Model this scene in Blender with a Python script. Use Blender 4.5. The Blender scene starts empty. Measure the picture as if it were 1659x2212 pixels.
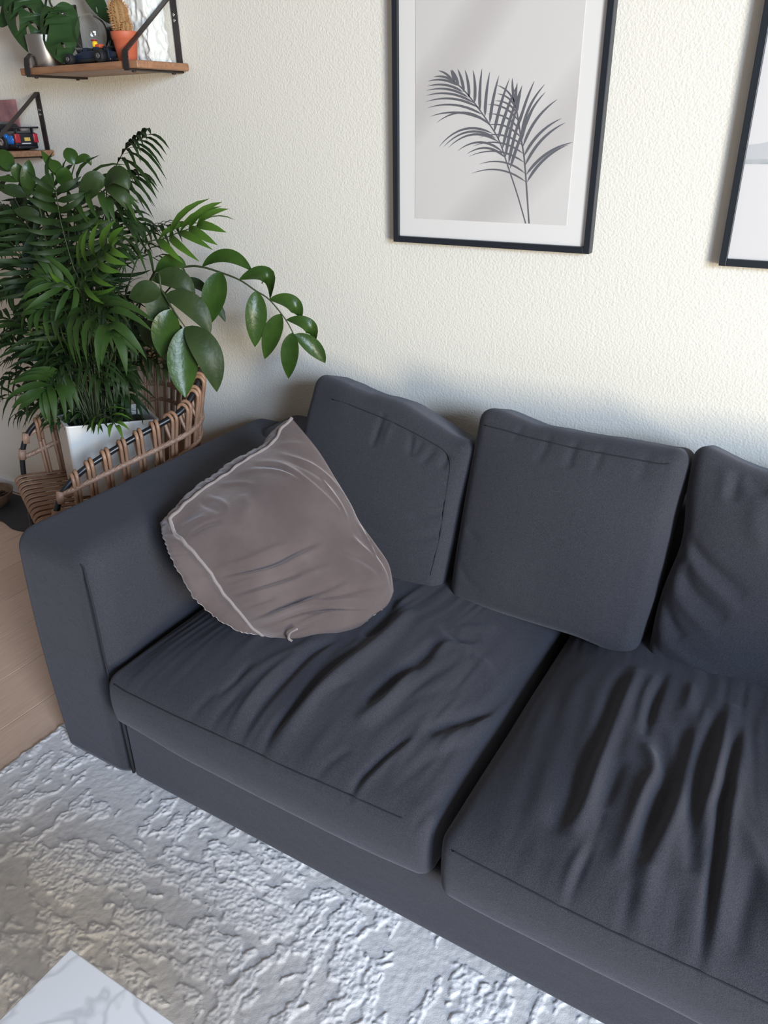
import bpy, math, random
import numpy as np
from mathutils import Matrix, Vector
rng = np.random.default_rng(7); random.seed(7)
scene = bpy.context.scene
COL = scene.collection
PI = math.pi

# ------------------------------------------------------------------ camera
cam = bpy.data.cameras.new('camera'); camo = bpy.data.objects.new('camera', cam); COL.objects.link(camo)
cam.sensor_fit = 'VERTICAL'; cam.sensor_height = 36.0; cam.lens = 36.0 * 1657.37 / 2212.0
cam.clip_start = 0.02
RX, UP, FW = (0.858876, 0.511983, -0.014324), (-0.219148, 0.392622, 0.893209), (-0.462932, 0.764017, -0.449414)
camo.matrix_world = Matrix(((RX[0], UP[0], -FW[0], 0.0), (RX[1], UP[1], -FW[1], -1.825), (RX[2], UP[2], -FW[2], 1.44), (0, 0, 0, 1)))
scene.camera = camo

# ------------------------------------------------------------------ light
scene.view_settings.view_transform = 'Standard'
scene.view_settings.look = 'None'
scene.view_settings.gamma = 1.0
scene.view_settings.use_curve_mapping = False
scene.view_settings.exposure = 0.0
world = bpy.data.worlds.new('world'); scene.world = world; world.use_nodes = True
wn = world.node_tree; bg = wn.nodes['Background']
bg.inputs[0].default_value = (1.0, 0.91, 0.86, 1); bg.inputs[1].default_value = 0.25

def area(name, loc, target, sx, sy, power, col, spread=180):
    l = bpy.data.lights.new(name, 'AREA'); l.shape = 'RECTANGLE'; l.size = sx; l.size_y = sy
    l.energy = power; l.color = col; l.spread = math.radians(spread)
    o = bpy.data.objects.new(name, l); COL.objects.link(o); o.location = loc
    d = Vector(target) - Vector(loc); o.rotation_euler = d.to_track_quat('-Z', 'Y').to_euler()
    return o
# daylight of the window to the right: blue sky light falling in steeply, warm light coming up from the sunlit ground
area('window_sky', (3.2, -3.2, 2.2), (-1.3, -1.0, 0.0), 1.7, 1.1, 178, (0.60, 0.76, 1.0), 130)
area('window_ground', (3.2, -2.9, 0.95), (-1.6, 0.0, 1.8), 0.75, 1.1, 128, (1.0, 0.885, 0.66), 150)

# ------------------------------------------------------------------ materials
def lin(c):
    return tuple(((x / 255) / 12.92 if x / 255 <= 0.04045 else ((x / 255 + 0.055) / 1.055) ** 2.4) for x in c)
class M:
    pass
def mat(name, col, rough=0.6, metal=0.0, bump=None, var=None, sheen=0.0, coat=0.0, spec=0.5, trans=None, sheen_tint=None):
    """bump: list of (kind, scale, strength, distance); var: (scale, colour2, detail, stretch)"""
    m = bpy.data.materials.new(name); m.use_nodes = True
    nt = m.node_tree; n = nt.nodes; b = n['Principled BSDF']
    b.inputs['Base Color'].default_value = (*col, 1); b.inputs['Roughness'].default_value = rough
    b.inputs['Metallic'].default_value = metal
    b.inputs['Specular IOR Level'].default_value = spec
    if sheen:
        b.inputs['Sheen Weight'].default_value = sheen; b.inputs['Sheen Roughness'].default_value = 0.45
        b.inputs['Sheen Tint'].default_value = (*(sheen_tint or (1, 1, 1)), 1)
    if coat:
        b.inputs['Coat Weight'].default_value = coat; b.inputs['Coat Roughness'].default_value = 0.2
    tc = n.new('ShaderNodeTexCoord'); m['tc'] = 1
    def coords(stretch):
        mp = n.new('ShaderNodeMapping'); nt.links.new(tc.outputs['Object'], mp.inputs[0])
        mp.inputs['Scale'].default_value = stretch; return mp.outputs[0]
    if var:
        sc, c2, det, st = var
        t = n.new('ShaderNodeTexNoise'); t.inputs['Scale'].default_value = sc; t.inputs['Detail'].default_value = det
        nt.links.new(coords(st), t.inputs['Vector'])
        r = n.new('ShaderNodeValToRGB'); r.color_ramp.elements[0].position = 0.35; r.color_ramp.elements[1].position = 0.68
        r.color_ramp.elements[0].color = (*col, 1); r.color_ramp.elements[1].color = (*c2, 1)
        nt.links.new(t.outputs[0], r.inputs[0]); nt.links.new(r.outputs[0], b.inputs['Base Color'])
    prev = None
    for kind, sc, st, dist in (bump or []):
        if kind == 'noise':
            t = n.new('ShaderNodeTexNoise'); t.inputs['Scale'].default_value = sc; t.inputs['Detail'].default_value = 3
            out = t.outputs[0]
        elif kind == 'vor':
            t = n.new('ShaderNodeTexVoronoi'); t.inputs['Scale'].default_value = sc; t.feature = 'SMOOTH_F1'
            out = t.outputs[0]
        elif kind == 'wave':
            t = n.new('ShaderNodeTexWave'); t.inputs['Scale'].default_value = sc; t.inputs['Distortion'].default_value = 1.0
            out = t.outputs[1]
        nt.links.new(tc.outputs['Object'], t.inputs['Vector'])
        bp = n.new('ShaderNodeBump'); bp.inputs['Strength'].default_value = st; bp.inputs['Distance'].default_value = dist
        nt.links.new(out, bp.inputs['Height'])
        if prev: nt.links.new(prev.outputs[0], bp.inputs['Normal'])
        prev = bp
    if prev: nt.links.new(prev.outputs[0], b.inputs['Normal'])
    return m

M.wall = mat('plaster', (0.745, 0.712, 0.632), 0.85, bump=[('noise', 185, 0.42, 0.004), ('noise', 70, 0.2, 0.004)])
M.base = mat('baseboard_paint', (0.72, 0.72, 0.71), 0.5)
M.plank = [mat('plank_%d' % i, c, 0.42, var=(9, c2, 6, (14, 1.0, 1)), bump=[('noise', 300, 0.08, 0.001)]) for i, (c, c2) in enumerate([
    ((0.62, 0.43, 0.32), (0.54, 0.36, 0.26)), ((0.66, 0.47, 0.355), (0.58, 0.40, 0.29)), ((0.59, 0.40, 0.295), (0.66, 0.47, 0.35))])]
M.gap = mat('floor_gap', (0.10, 0.06, 0.04), 0.9)
FAB = (0.047, 0.048, 0.054)
M.sofa = mat('charcoal_twill', (0.0285, 0.0288, 0.0355), 0.95, sheen=0.14, sheen_tint=(0.85, 0.88, 1.0), var=(620, (0.051, 0.051, 0.0605), 4, (1, 1, 1)),
             bump=[('noise', 700, 0.55, 0.0016), ('noise', 38, 0.22, 0.005)], spec=0.12)
M.seam = mat('charcoal_seam', (0.026, 0.027, 0.031), 0.95, spec=0.1)
M.velvet = mat('taupe_velvet', (0.080, 0.0615, 0.060), 0.85, sheen=0.7, sheen_tint=(1.0, 0.92, 0.92), var=(9, (0.105, 0.083, 0.080), 4, (1, 1, 1)),
               bump=[('noise', 28, 0.35, 0.006), ('noise', 900, 0.2, 0.001)], spec=0.1)
M.piping = mat('taupe_piping', (0.20, 0.17, 0.165), 0.8, sheen=0.5)
M.black = mat('black_steel', (0.012, 0.012, 0.014), 0.35)
M.bracket = mat('dark_brown_steel', (0.022, 0.016, 0.016), 0.5)
M.frame = mat('black_frame', (0.012, 0.016, 0.022), 0.38)
M.rattan = mat('rattan', (0.36, 0.205, 0.125), 0.42, var=(30, (0.27, 0.145, 0.085), 3, (1, 1, 1)), bump=[('noise', 180, 0.2, 0.002)])
M.rattan2 = mat('rattan_wrap', (0.40, 0.245, 0.165), 0.5, var=(45, (0.30, 0.17, 0.105), 3, (1, 1, 1)), bump=[('wave', 45, 0.35, 0.003)])
M.white = mat('white_glazed', (0.72, 0.71, 0.67), 0.28)
M.soil = mat('dark_soil', (0.02, 0.016, 0.012), 0.95, bump=[('noise', 120, 0.8, 0.01)])
def leafmat(name, c, c2, rough, wr=0.0):
    m = mat(name, c, rough, var=(18, c2, 2, (1, 1, 1)), bump=([('noise', 60, wr, 0.006)] if wr else None), spec=0.22)
    m.node_tree.nodes['Principled BSDF'].inputs['Transmission Weight'].default_value = 0.0
    return m
M.palm = [leafmat('palm_leaf_dark', (0.0085, 0.0215, 0.005), (0.014, 0.032, 0.0065), 0.55),
          leafmat('palm_leaf_mid', (0.0155, 0.039, 0.0065), (0.025, 0.055, 0.009), 0.55),
          leafmat('palm_leaf_light', (0.046, 0.105, 0.012), (0.062, 0.13, 0.016), 0.45)]
M.zz = leafmat('glossy_leaf', (0.020, 0.047, 0.008), (0.031, 0.067, 0.0105), 0.30, 0.18)
M.zzd = leafmat('glossy_leaf_dark', (0.019, 0.035, 0.010), (0.026, 0.045, 0.012), 0.45, 0.2)
M.stem = mat('green_stem', (0.028, 0.042, 0.014), 0.55)
M.mon = leafmat('monstera_leaf', (0.020, 0.050, 0.015), (0.030, 0.066, 0.02), 0.36, 0.1)
M.wood = mat('acacia', (0.33, 0.165, 0.085), 0.45, var=(11, (0.22, 0.105, 0.055), 5, (1.2, 9, 9)))
M.steel = mat('brushed_steel', (0.44, 0.42, 0.40), 0.34, metal=1.0)
M.terra = mat('terracotta_plastic', (0.48, 0.115, 0.055), 0.55)
M.cactus = mat('cactus_body', (0.27, 0.16, 0.06), 0.7)
M.spine = mat('cactus_spine', (0.50, 0.24, 0.09), 0.6)
M.vase = mat('white_hammered', (0.74, 0.75, 0.71), 0.3)
M.blk = mat('black_plastic', (0.010, 0.012, 0.017), 0.3)
M.blk2 = mat('navy_plastic', (0.012, 0.020, 0.045), 0.25)
M.tyre = mat('tyre_rubber', (0.008, 0.009, 0.011), 0.7)
M.blue = mat('blue_plastic', (0.02, 0.16, 0.50), 0.22)
M.lilac = mat('silver_blue_plastic', (0.24, 0.28, 0.48), 0.25)
M.red = mat('red_plastic', (0.36, 0.02, 0.03), 0.25)
M.yellow = mat('yellow_plastic', (0.80, 0.52, 0.02), 0.35)
M.orange = mat('orange_plastic', (0.62, 0.10, 0.03), 0.35)
M.grey = mat('grey_plastic', (0.10, 0.095, 0.09), 0.4)
M.chrome = mat('chrome', (0.75, 0.75, 0.77), 0.12, metal=1.0)
M.plate = mat('number_plate', (0.62, 0.42, 0.10), 0.5)
M.markw = mat('white_marking', (0.75, 0.75, 0.75), 0.5)
M.pink = mat('pink_print', (0.40, 0.20, 0.19), 0.5, var=(22, (0.25, 0.115, 0.125), 2, (1, 1, 1)))
M.paper = mat('white_paper', (0.83, 0.775, 0.74), 0.6)
M.leafink = mat('leaf_ink', (0.135, 0.13, 0.145), 0.7)
M.bowl = mat('brown_ceramic', (0.19, 0.115, 0.06), 0.45, var=(20, (0.12, 0.07, 0.04), 3, (1, 1, 1)))
M.kib = mat('brown_kibble', (0.05, 0.022, 0.016), 0.8)
M.mat = mat('dark_rubber', (0.035, 0.036, 0.040), 0.75, bump=[('noise', 200, 0.2, 0.002)])
M.table_leg = mat('table_leg_metal', (0.02, 0.02, 0.02), 0.4)

def glass(name, rough=0.0, tint=(0.97, 0.98, 0.98), ior=1.45):
    m = bpy.data.materials.new(name); m.use_nodes = True; nt = m.node_tree; n = nt.nodes
    n.remove(n['Principled BSDF']); o = n['Material Output']
    tr = n.new('ShaderNodeBsdfTransparent'); gl = n.new('ShaderNodeBsdfGlossy'); gl.inputs['Roughness'].default_value = rough
    fr = n.new('ShaderNodeFresnel'); fr.inputs[0].default_value = ior
    mx = n.new('ShaderNodeMixShader'); tr.inputs[0].default_value = (*tint, 1)
    ge = n.new('ShaderNodeNewGeometry'); iv = n.new('ShaderNodeMath'); iv.operation = 'SUBTRACT'; iv.inputs[0].default_value = 1.0
    mu = n.new('ShaderNodeMath'); mu.operation = 'MULTIPLY'
    nt.links.new(ge.outputs['Backfacing'], iv.inputs[1]); nt.links.new(iv.outputs[0], mu.inputs[0]); nt.links.new(fr.outputs[0], mu.inputs[1])
    nt.links.new(mu.outputs[0], mx.inputs[0]); nt.links.new(tr.outputs[0], mx.inputs[1]); nt.links.new(gl.outputs[0], mx.inputs[2])
    nt.links.new(mx.outputs[0], o.inputs[0]); return m
M.glass = glass('picture_glass', 0.02)
M.bulb = glass('clear_glass', 0.0, (0.985, 0.988, 0.99), 1.5)

def marble():
    m = mat('white_marble', (0.88, 0.88, 0.885), 0.16); nt = m.node_tree; n = nt.nodes; b = n['Principled BSDF']
    tc = n.new('ShaderNodeTexCoord')
    w = n.new('ShaderNodeTexNoise'); w.inputs['Scale'].default_value = 8.0; w.inputs['Detail'].default_value = 3; w.inputs['Roughness'].default_value = 0.5; w.inputs['Distortion'].default_value = 0.5
    nt.links.new(tc.outputs['Object'], w.inputs['Vector'])
    r = n.new('ShaderNodeValToRGB'); e = r.color_ramp.elements
    e[0].position = 0.455; e[0].color = (0.88, 0.88, 0.885, 1); e[1].position = 0.525; e[1].color = (0.87, 0.87, 0.88, 1)
    k = e.new(0.49); k.color = (0.66, 0.665, 0.68, 1)
    nt.links.new(w.outputs[0], r.inputs[0]); nt.links.new(r.outputs[0], b.inputs['Base Color']); return m
M.marble = marble()

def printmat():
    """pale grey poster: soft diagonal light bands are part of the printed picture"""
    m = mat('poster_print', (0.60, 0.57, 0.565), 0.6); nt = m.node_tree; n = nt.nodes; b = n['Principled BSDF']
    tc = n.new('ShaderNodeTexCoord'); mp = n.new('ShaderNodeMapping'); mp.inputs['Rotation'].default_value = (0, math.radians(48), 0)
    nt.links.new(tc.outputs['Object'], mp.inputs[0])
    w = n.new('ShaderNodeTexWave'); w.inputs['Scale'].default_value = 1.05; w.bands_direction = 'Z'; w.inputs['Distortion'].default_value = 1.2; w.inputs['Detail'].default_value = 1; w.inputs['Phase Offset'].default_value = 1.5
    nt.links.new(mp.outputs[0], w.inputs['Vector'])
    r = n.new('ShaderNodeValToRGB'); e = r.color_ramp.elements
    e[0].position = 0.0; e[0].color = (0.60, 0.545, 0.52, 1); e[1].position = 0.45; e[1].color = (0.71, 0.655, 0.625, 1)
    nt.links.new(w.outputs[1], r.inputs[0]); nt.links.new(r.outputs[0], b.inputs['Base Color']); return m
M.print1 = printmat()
M.print2 = mat('sea_print', (0.72, 0.67, 0.66), 0.6)
M.haze = mat('sea_print_hill', (0.55, 0.53, 0.54), 0.6)
M.shore = mat('sea_print_shore', (0.40, 0.40, 0.40), 0.6, var=(60, (0.5, 0.5, 0.5), 3, (1, 1, 1)))
M.rug = mat('pale_rug', (0.60, 0.60, 0.61), 0.62, sheen=0.3, bump=[('noise', 420, 0.3, 0.002)])
def pile_height():
    # cut pile is lighter than the flat woven ground
    nt = M.rug.node_tree; n = nt.nodes; g = n.new('ShaderNodeTexCoord'); sx = n.new('ShaderNodeSeparateXYZ'); r = n.new('ShaderNodeValToRGB')
    mr = n.new('ShaderNodeMapRange'); mr.inputs['From Min'].default_value = 0.0062; mr.inputs['From Max'].default_value = 0.0100
    nt.links.new(g.outputs['Object'], sx.inputs[0]); nt.links.new(sx.outputs[2], mr.inputs[0]); nt.links.new(mr.outputs[0], r.inputs[0])
    r.color_ramp.elements[0].color = (0.58, 0.575, 0.585, 1); r.color_ramp.elements[1].color = (0.76, 0.76, 0.775, 1)
    nt.links.new(r.outputs[0], n['Principled BSDF'].inputs['Base Color'])
pile_height()

# ------------------------------------------------------------------ mesh helpers
def obj(name, vf, m, parent=None, smooth=True):
    v, f = vf
    me = bpy.data.meshes.new(name)
    v = np.asarray(v, dtype=np.float32)
    cnt = np.fromiter((len(q) for q in f), dtype=np.int32, count=len(f))
    flat = np.fromiter((i for q in f for i in q), dtype=np.int32, count=int(cnt.sum()))
    me.vertices.add(len(v)); me.vertices.foreach_set('co', v.ravel())
    me.loops.add(len(flat)); me.loops.foreach_set('vertex_index', flat)
    me.polygons.add(len(cnt)); me.polygons.foreach_set('loop_start', np.r_[0, np.cumsum(cnt)[:-1]].astype(np.int32))
    me.polygons.foreach_set('use_smooth', np.full(len(cnt), bool(smooth)))
    me.materials.append(m)
    me.update(calc_edges=True); me.validate()
    me.update()
    o = bpy.data.objects.new(name, me); COL.objects.link(o)
    if parent: o.parent = parent
    return o
def empty(name, loc=(0, 0, 0)):
    o = bpy.data.objects.new(name, None); o.empty_display_size = 0.05; COL.objects.link(o); o.location = loc; return o
def keep(o, parent):
    """parent without moving (mesh data is in world coordinates, parent sits at its base)"""
    o.parent = parent; o.matrix_parent_inverse = Matrix.Translation(parent.location).inverted(); return o
def tag(o, label, cat, group=None, kind=None):
    o['label'] = label; o['category'] = cat
    if group: o['group'] = group
    if kind: o['kind'] = kind
    return o
def struct(o):
    o['kind'] = 'structure'; return o
def merge(*parts):
    V = []; F = []; n = 0
    for v, f in parts:
        V.append(np.asarray(v, float)); F += [[i + n for i in q] for q in f]; n += len(v)
    return np.vstack(V), F
def axis_pts(h, r, ns, n):
    t = np.linspace(0, 1, ns + 1)
    a = -h + r * t
    mid = np.linspace(-h + r, h - r, n + 1)
    return np.concatenate([a[:-1], mid, -a[:-1][::-1]])
def rbox(size, r, n=(1, 1, 1), ns=3, flat_bottom=False, center=(0, 0, 0)):
    """rounded box as a lattice shell"""
    h = np.array(size, float) / 2
    ax = [axis_pts(h[i], r, ns, n[i]) for i in range(3)]
    L = [len(a) - 1 for a in ax]
    idx = {}; V = []; F = []
    def vid(i, j, k):
        key = (i, j, k)
        if key not in idx:
            idx[key] = len(V); V.append((ax[0][i], ax[1][j], ax[2][k]))
        return idx[key]
    for i in range(L[0]):
        for j in range(L[1]):
            F.append([vid(i, j, L[2]), vid(i + 1, j, L[2]), vid(i + 1, j + 1, L[2]), vid(i, j + 1, L[2])])
            F.append([vid(i, j, 0), vid(i, j + 1, 0), vid(i + 1, j + 1, 0), vid(i + 1, j, 0)])
    for i in range(L[0]):
        for k in range(L[2]):
            F.append([vid(i, 0, k), vid(i + 1, 0, k), vid(i + 1, 0, k + 1), vid(i, 0, k + 1)])
            F.append([vid(i, L[1], k), vid(i, L[1], k + 1), vid(i + 1, L[1], k + 1), vid(i + 1, L[1], k)])
    for j in range(L[1]):
        for k in range(L[2]):
            F.append([vid(0, j, k), vid(0, j, k + 1), vid(0, j + 1, k + 1), vid(0, j + 1, k)])
            F.append([vid(L[0], j, k), vid(L[0], j + 1, k), vid(L[0], j + 1, k + 1), vid(L[0], j, k + 1)])
    P = np.array(V)
    lo = -(h - r); hi = h - r
    if flat_bottom: lo = lo.copy(); lo[2] = -h[2]
    I = np.clip(P, lo, hi); D = P - I; l = np.linalg.norm(D, axis=1, keepdims=True); l[l == 0] = 1
    m = np.max(np.abs(D), axis=1, keepdims=True)
    # keep spacing even around the arc
    Q = I + D / l * np.where(m > 0, m, 0)
    Q = np.where(m > 0, I + D / l * r * (m / r), P)
    return Q + np.array(center), F
def box(lo, hi, r=0.004, ns=2, n=(1, 1, 1)):
    lo = np.array(lo, float); hi = np.array(hi, float)
    return rbox(hi - lo, min(r, 0.49 * float((hi - lo).min())), n, ns, center=(lo + hi) / 2)
def spline(pts, n=24, closed=False):
    """Catmull-Rom through points"""
    P = np.array(pts, float); out = []
    m = len(P)
    segs = m if closed else m - 1
    for s in range(segs):
        if closed: p0, p1, p2, p3 = P[(s - 1) % m], P[s], P[(s + 1) % m], P[(s + 2) % m]
        else: p0, p1, p2, p3 = P[max(s - 1, 0)], P[s], P[s + 1], P[min(s + 2, m - 1)]
        k = max(2, n // segs)
        for i in range(k):
            t = i / k
            out.append(0.5 * ((2 * p1) + (-p0 + p2) * t + (2 * p0 - 5 * p1 + 4 * p2 - p3) * t * t + (-p0 + 3 * p1 - 3 * p2 + p3) * t ** 3))
    if not closed: out.append(P[-1])
    return np.array(out)
def tube(path, r, n=8, closed=False, flat=1.0):
    P = np.array(path, float); m = len(P)
    R = np.full(m, r) if np.isscalar(r) else np.array(r, float)
    T = np.gradient(P, axis=0)
    if closed: T = np.roll(P, -1, 0) - np.roll(P, 1, 0)
    T /= np.linalg.norm(T, axis=1, keepdims=True) + 1e-12
    up = np.array([0, 0, 1.0]); 
    if abs(T[0] @ up) > 0.9: up = np.array([0, 1.0, 0])
    N = np.cross(T[0], up); N /= np.linalg.norm(N)
    V = []; F = []
    ang = np.arange(n) * 2 * PI / n
    for i in range(m):
        N = N - (N @ T[i]) * T[i]; N /= np.linalg.norm(N) + 1e-12
        B = np.cross(T[i], N)
        V.append(P[i] + R[i] * (np.cos(ang)[:, None] * N + flat * np.sin(ang)[:, None] * B))
    V = np.vstack(V)
    for i in range(m if closed else m - 1):
        a = i * n; b = ((i + 1) % m) * n
        for k in range(n): F.append([a + k, a + (k + 1) % n, b + (k + 1) % n, b + k])
    if not closed:
        F.append(list(range(n))[::-1]); F.append([(m - 1) * n + k for k in range(n)])
    return V, F
def lathe(prof, n=32, center=(0, 0, 0), cap0=True, cap1=True):
    V = []; F = []; m = len(prof)
    for i, (r, z) in enumerate(prof):
        for k in range(n):
            a = 2 * PI * k / n; V.append((center[0] + r * math.cos(a), center[1] + r * math.sin(a), center[2] + z))
    for i in range(m - 1):
        for k in range(n): F.append([i * n + k, i * n + (k + 1) % n, (i + 1) * n + (k + 1) % n, (i + 1) * n + k])
    if cap0: F.append(list(range(n))[::-1])
    if cap1: F.append([(m - 1) * n + k for k in range(n)])
    return np.array(V), F
def grid(fn, nu, nv):
    """fn(U,V)->(N,3)"""
    U, W = np.meshgrid(np.linspace(0, 1, nu + 1), np.linspace(0, 1, nv + 1), indexing='ij')
    P = fn(U.ravel(), W.ravel()); F = []
    for i in range(nu):
        for j in range(nv):
            a = i * (nv + 1) + j; F.append([a, a + nv + 1, a + nv + 2, a + 1])
    return P, F
def fold(P2, lines):
    """sum of soft ridges: each line = (points, width, amplitude) in the plane of P2"""
    out = np.zeros(len(P2))
    for pts, w, amp in lines:
        L = spline(pts, 18) if len(pts) > 2 else np.array(pts, float)
        m = len(L); best = np.full(len(P2), 1e9); tt = np.zeros(len(P2)); sd = np.zeros(len(P2))
        lo = L.min(0) - 4 * w; hi = L.max(0) + 4 * w
        sel = np.where(((P2 >= lo) & (P2 <= hi)).all(1))[0]
        if not len(sel): continue
        Q = P2[sel]; b = best[sel]; tb = tt[sel]; sb = sd[sel]
        for i in range(m - 1):
            a = L[i]; d = L[i + 1] - a; l2 = d @ d + 1e-12
            t = np.clip(((Q - a) @ d) / l2, 0, 1); e = Q - (a + t[:, None] * d)
            dist = np.hypot(e[:, 0], e[:, 1]); k = dist < b
            b = np.where(k, dist, b); tb = np.where(k, (i + t) / (m - 1), tb)
        taper = np.sin(PI * np.clip(tb, 0, 1)) ** 0.7
        out[sel] += amp * np.exp(-(b / w) ** 2) * (0.06 + 0.94 * taper) * np.where(b < 3.5 * w, 1, 0)
    return out
def vnoise(P2, scale, seed=0):
    """smooth 2-D value noise, -1..1"""
    g = np.random.default_rng(seed).random((64, 64)) * 2 - 1
    q = np.asarray(P2) * scale; i = np.floor(q).astype(int); f = q - i; f = f * f * (3 - 2 * f)
    a = i[:, 0] % 64; b = i[:, 1] % 64; a1 = (a + 1) % 64; b1 = (b + 1) % 64
    return (g[a, b] * (1 - f[:, 0]) * (1 - f[:, 1]) + g[a1, b] * f[:, 0] * (1 - f[:, 1]) + g[a, b1] * (1 - f[:, 0]) * f[:, 1] + g[a1, b1] * f[:, 0] * f[:, 1])
def sstep(a, b, x):
    t = np.clip((x - a) / (b - a), 0, 1); return t * t * (3 - 2 * t)

# ------------------------------------------------------------------ room
XL, XR, YF = -4.4, 2.6, -3.4
struct(obj('wall_back', box((XL, 0, -0.05), (XR, 0.12, 2.65), 0.002), M.wall, smooth=False))
fl = struct(obj('floor', box((XL, YF, -0.06), (XR, 0.0, -0.014), 0.002), M.gap, smooth=False))
edge0 = -2.278; pw = 0.187
k0 = int(math.floor((XL - edge0) / pw)); i = 0
jr = random.Random(3)
for k in range(k0, int((XR - edge0) / pw)):
    xa = edge0 + k * pw + 0.0011; xb = xa + pw - 0.0022
    cuts = [YF] + sorted([jr.uniform(-3.1, -2.2), jr.uniform(-1.75, -1.3)]) + [-0.013]
    for a, b in zip(cuts[:-1], cuts[1:]):
        p = obj('plank', box((xa, a + 0.001, -0.016), (xb, b - 0.001, 0.0), 0.0012, 1), M.plank[jr.randrange(3)], smooth=False)
        keep(p, fl)
struct(obj('baseboard_back', box((XL, -0.012, 0.0), (XR, 0.0, 0.055), 0.003), M.base, smooth=False))

# ------------------------------------------------------------------ rug
def rug():
    x0, x1, y0, y1 = -1.588, 0.95, -2.35, -0.74
    nx, ny = 900, 570
    def fn(U, W):
        x = x0 + (x1 - x0) * U; y = y0 + (y1 - y0) * W
        P = np.stack([x, y], 1)
        wob = np.stack([vnoise(P, 60, 1), vnoise(P, 60, 2)], 1) * 0.007 + np.stack([vnoise(P, 17, 3), vnoise(P, 17, 4)], 1) * 0.012
        Q = P + wob
        # carved patches drawn out along the two weave directions
        a = vnoise(Q * np.array([13.0, 44.0]), 1, 5) + 0.7 * vnoise(Q * np.array([42, 100.0]), 1, 6)
        b = vnoise(Q * np.array([44.0, 13.0]), 1, 7) + 0.7 * vnoise(Q * np.array([100, 42.0]), 1, 8)
        sel = sstep(-0.12, 0.12, vnoise(P, 3.4, 9))
        big = vnoise(P, 3.0, 15)
        h = a * (1 - sel) + b * sel + 0.35 * big
        raised = sstep(0.10, 0.26, h)
        ridge = vnoise(Q * np.array([85, 210.0]), 1, 10) * (1 - sel) + vnoise(Q * np.array([210.0, 85]), 1, 11) * sel
        fine = vnoise(P + 0.3 * wob, 230, 12)
        z = 0.006 + raised * (0.0024 + 0.0012 * ridge + 0.0010 * fine) + 0.0004 * fine + 0.0005 * vnoise(P, 90, 16)
        ex = np.minimum(np.minimum(x - x0, x1 - x), np.minimum(y - y0, y1 - y))
        z = z * sstep(0, 0.012, ex + 0.002) + 0.0006
        xx = x + np.where(x - x0 < 0.02, 0.004 * vnoise(P, 60, 14), 0)
        return np.stack([xx, y, z], 1)
    top = grid(fn, nx, ny)
    und = (np.array([(x0, y0, 0.0004), (x1, y0, 0.0004), (x1, y1, 0.0004), (x0, y1, 0.0004)]), [[0, 3, 2, 1]])
    o = obj('rug', merge(top, und), M.rug)
    tag(o, 'pale silver grey carved pile rug lying under the sofa', 'rug')
rug()

# ------------------------------------------------------------------ sofa
AX0, AX1, SF, SB = -1.538, -1.265, -0.951, -0.05
SR = 0.435
ZB = 0.012
sofa = empty('sofa', ((AX0 + SR + 0.25) / 2, -0.5, ZB))
tag(sofa, 'long charcoal fabric sofa with a square rounded arm standing on the pale rug', 'sofa')
def arm(xa, xb, mirror=False):
    w = xb - xa; top = 0.638
    v, f = rbox((w, SB - SF, top - ZB), 0.052, (10, 60, 30), 6, True, ((xa + xb) / 2, (SF + SB) / 2, (ZB + top) / 2))
    # padded sides, slightly pulled in towards the floor
    cx = (xa + xb) / 2
    t = (v[:, 2] - ZB) / (top - ZB)
    v[:, 0] += np.sign(v[:, 0] - cx) * (0.006 * np.sin(PI * t) - 0.004)
    v[:, 1] += np.where(v[:, 1] < SF + 0.03, -0.006 * np.sin(PI * t) , 0)
    v[:, 2] += np.where(t > 0.85, 0.0025 * vnoise(v[:, :2], 9, 21), 0)
    o = obj('arm', (v, f), M.sofa); keep(o, sofa)
    s = -1 if mirror else 1
    xi = xb if not mirror else xa
    pth = [(xi - s * 0.004, SF - 0.005, 0.24), (xi - s * 0.001, SF - 0.007, 0.38), (xi - s * 0.001, SF - 0.006, 0.50), (xi - s * 0.010, SF - 0.002, 0.572), (xi - s * 0.030, SF + 0.008, 0.604), (xi - s * 0.075, SF + 0.015, 0.618)]
    sm = obj('seam', tube(spline(pth, 30), 0.0022, 6), M.seam, o); sm.matrix_parent_inverse = Matrix.Identity(4)
    return o
arm(AX0, AX1); arm(SR, SR + 0.25, True)
b = obj('base', box((AX1 + 0.001, SF + 0.004, ZB), (SR - 0.001, SB - 0.02, 0.205), 0.012, 3, (60, 10, 8)), M.sofa); keep(b, sofa)
s = obj('seam', tube([(AX1 + 0.001, SF + 0.0035, 0.026), (AX1 + 0.001, SF + 0.0025, 0.205)], 0.004, 6), M.seam, b)
bk = rbox((SR - AX1 + 0.30, 0.20, 0.62), 0.05, (60, 4, 10), 5, True, ((SR + AX1) / 2, -0.125, 0.012 + 0.34))
bk[0][:, 2] += 0.012 * np.cos((bk[0][:, 0] - (SR + AX1) / 2) * 1.8) * (bk[0][:, 2] > 0.4)
keep(obj('backrest', bk, M.sofa), sofa)

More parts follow.
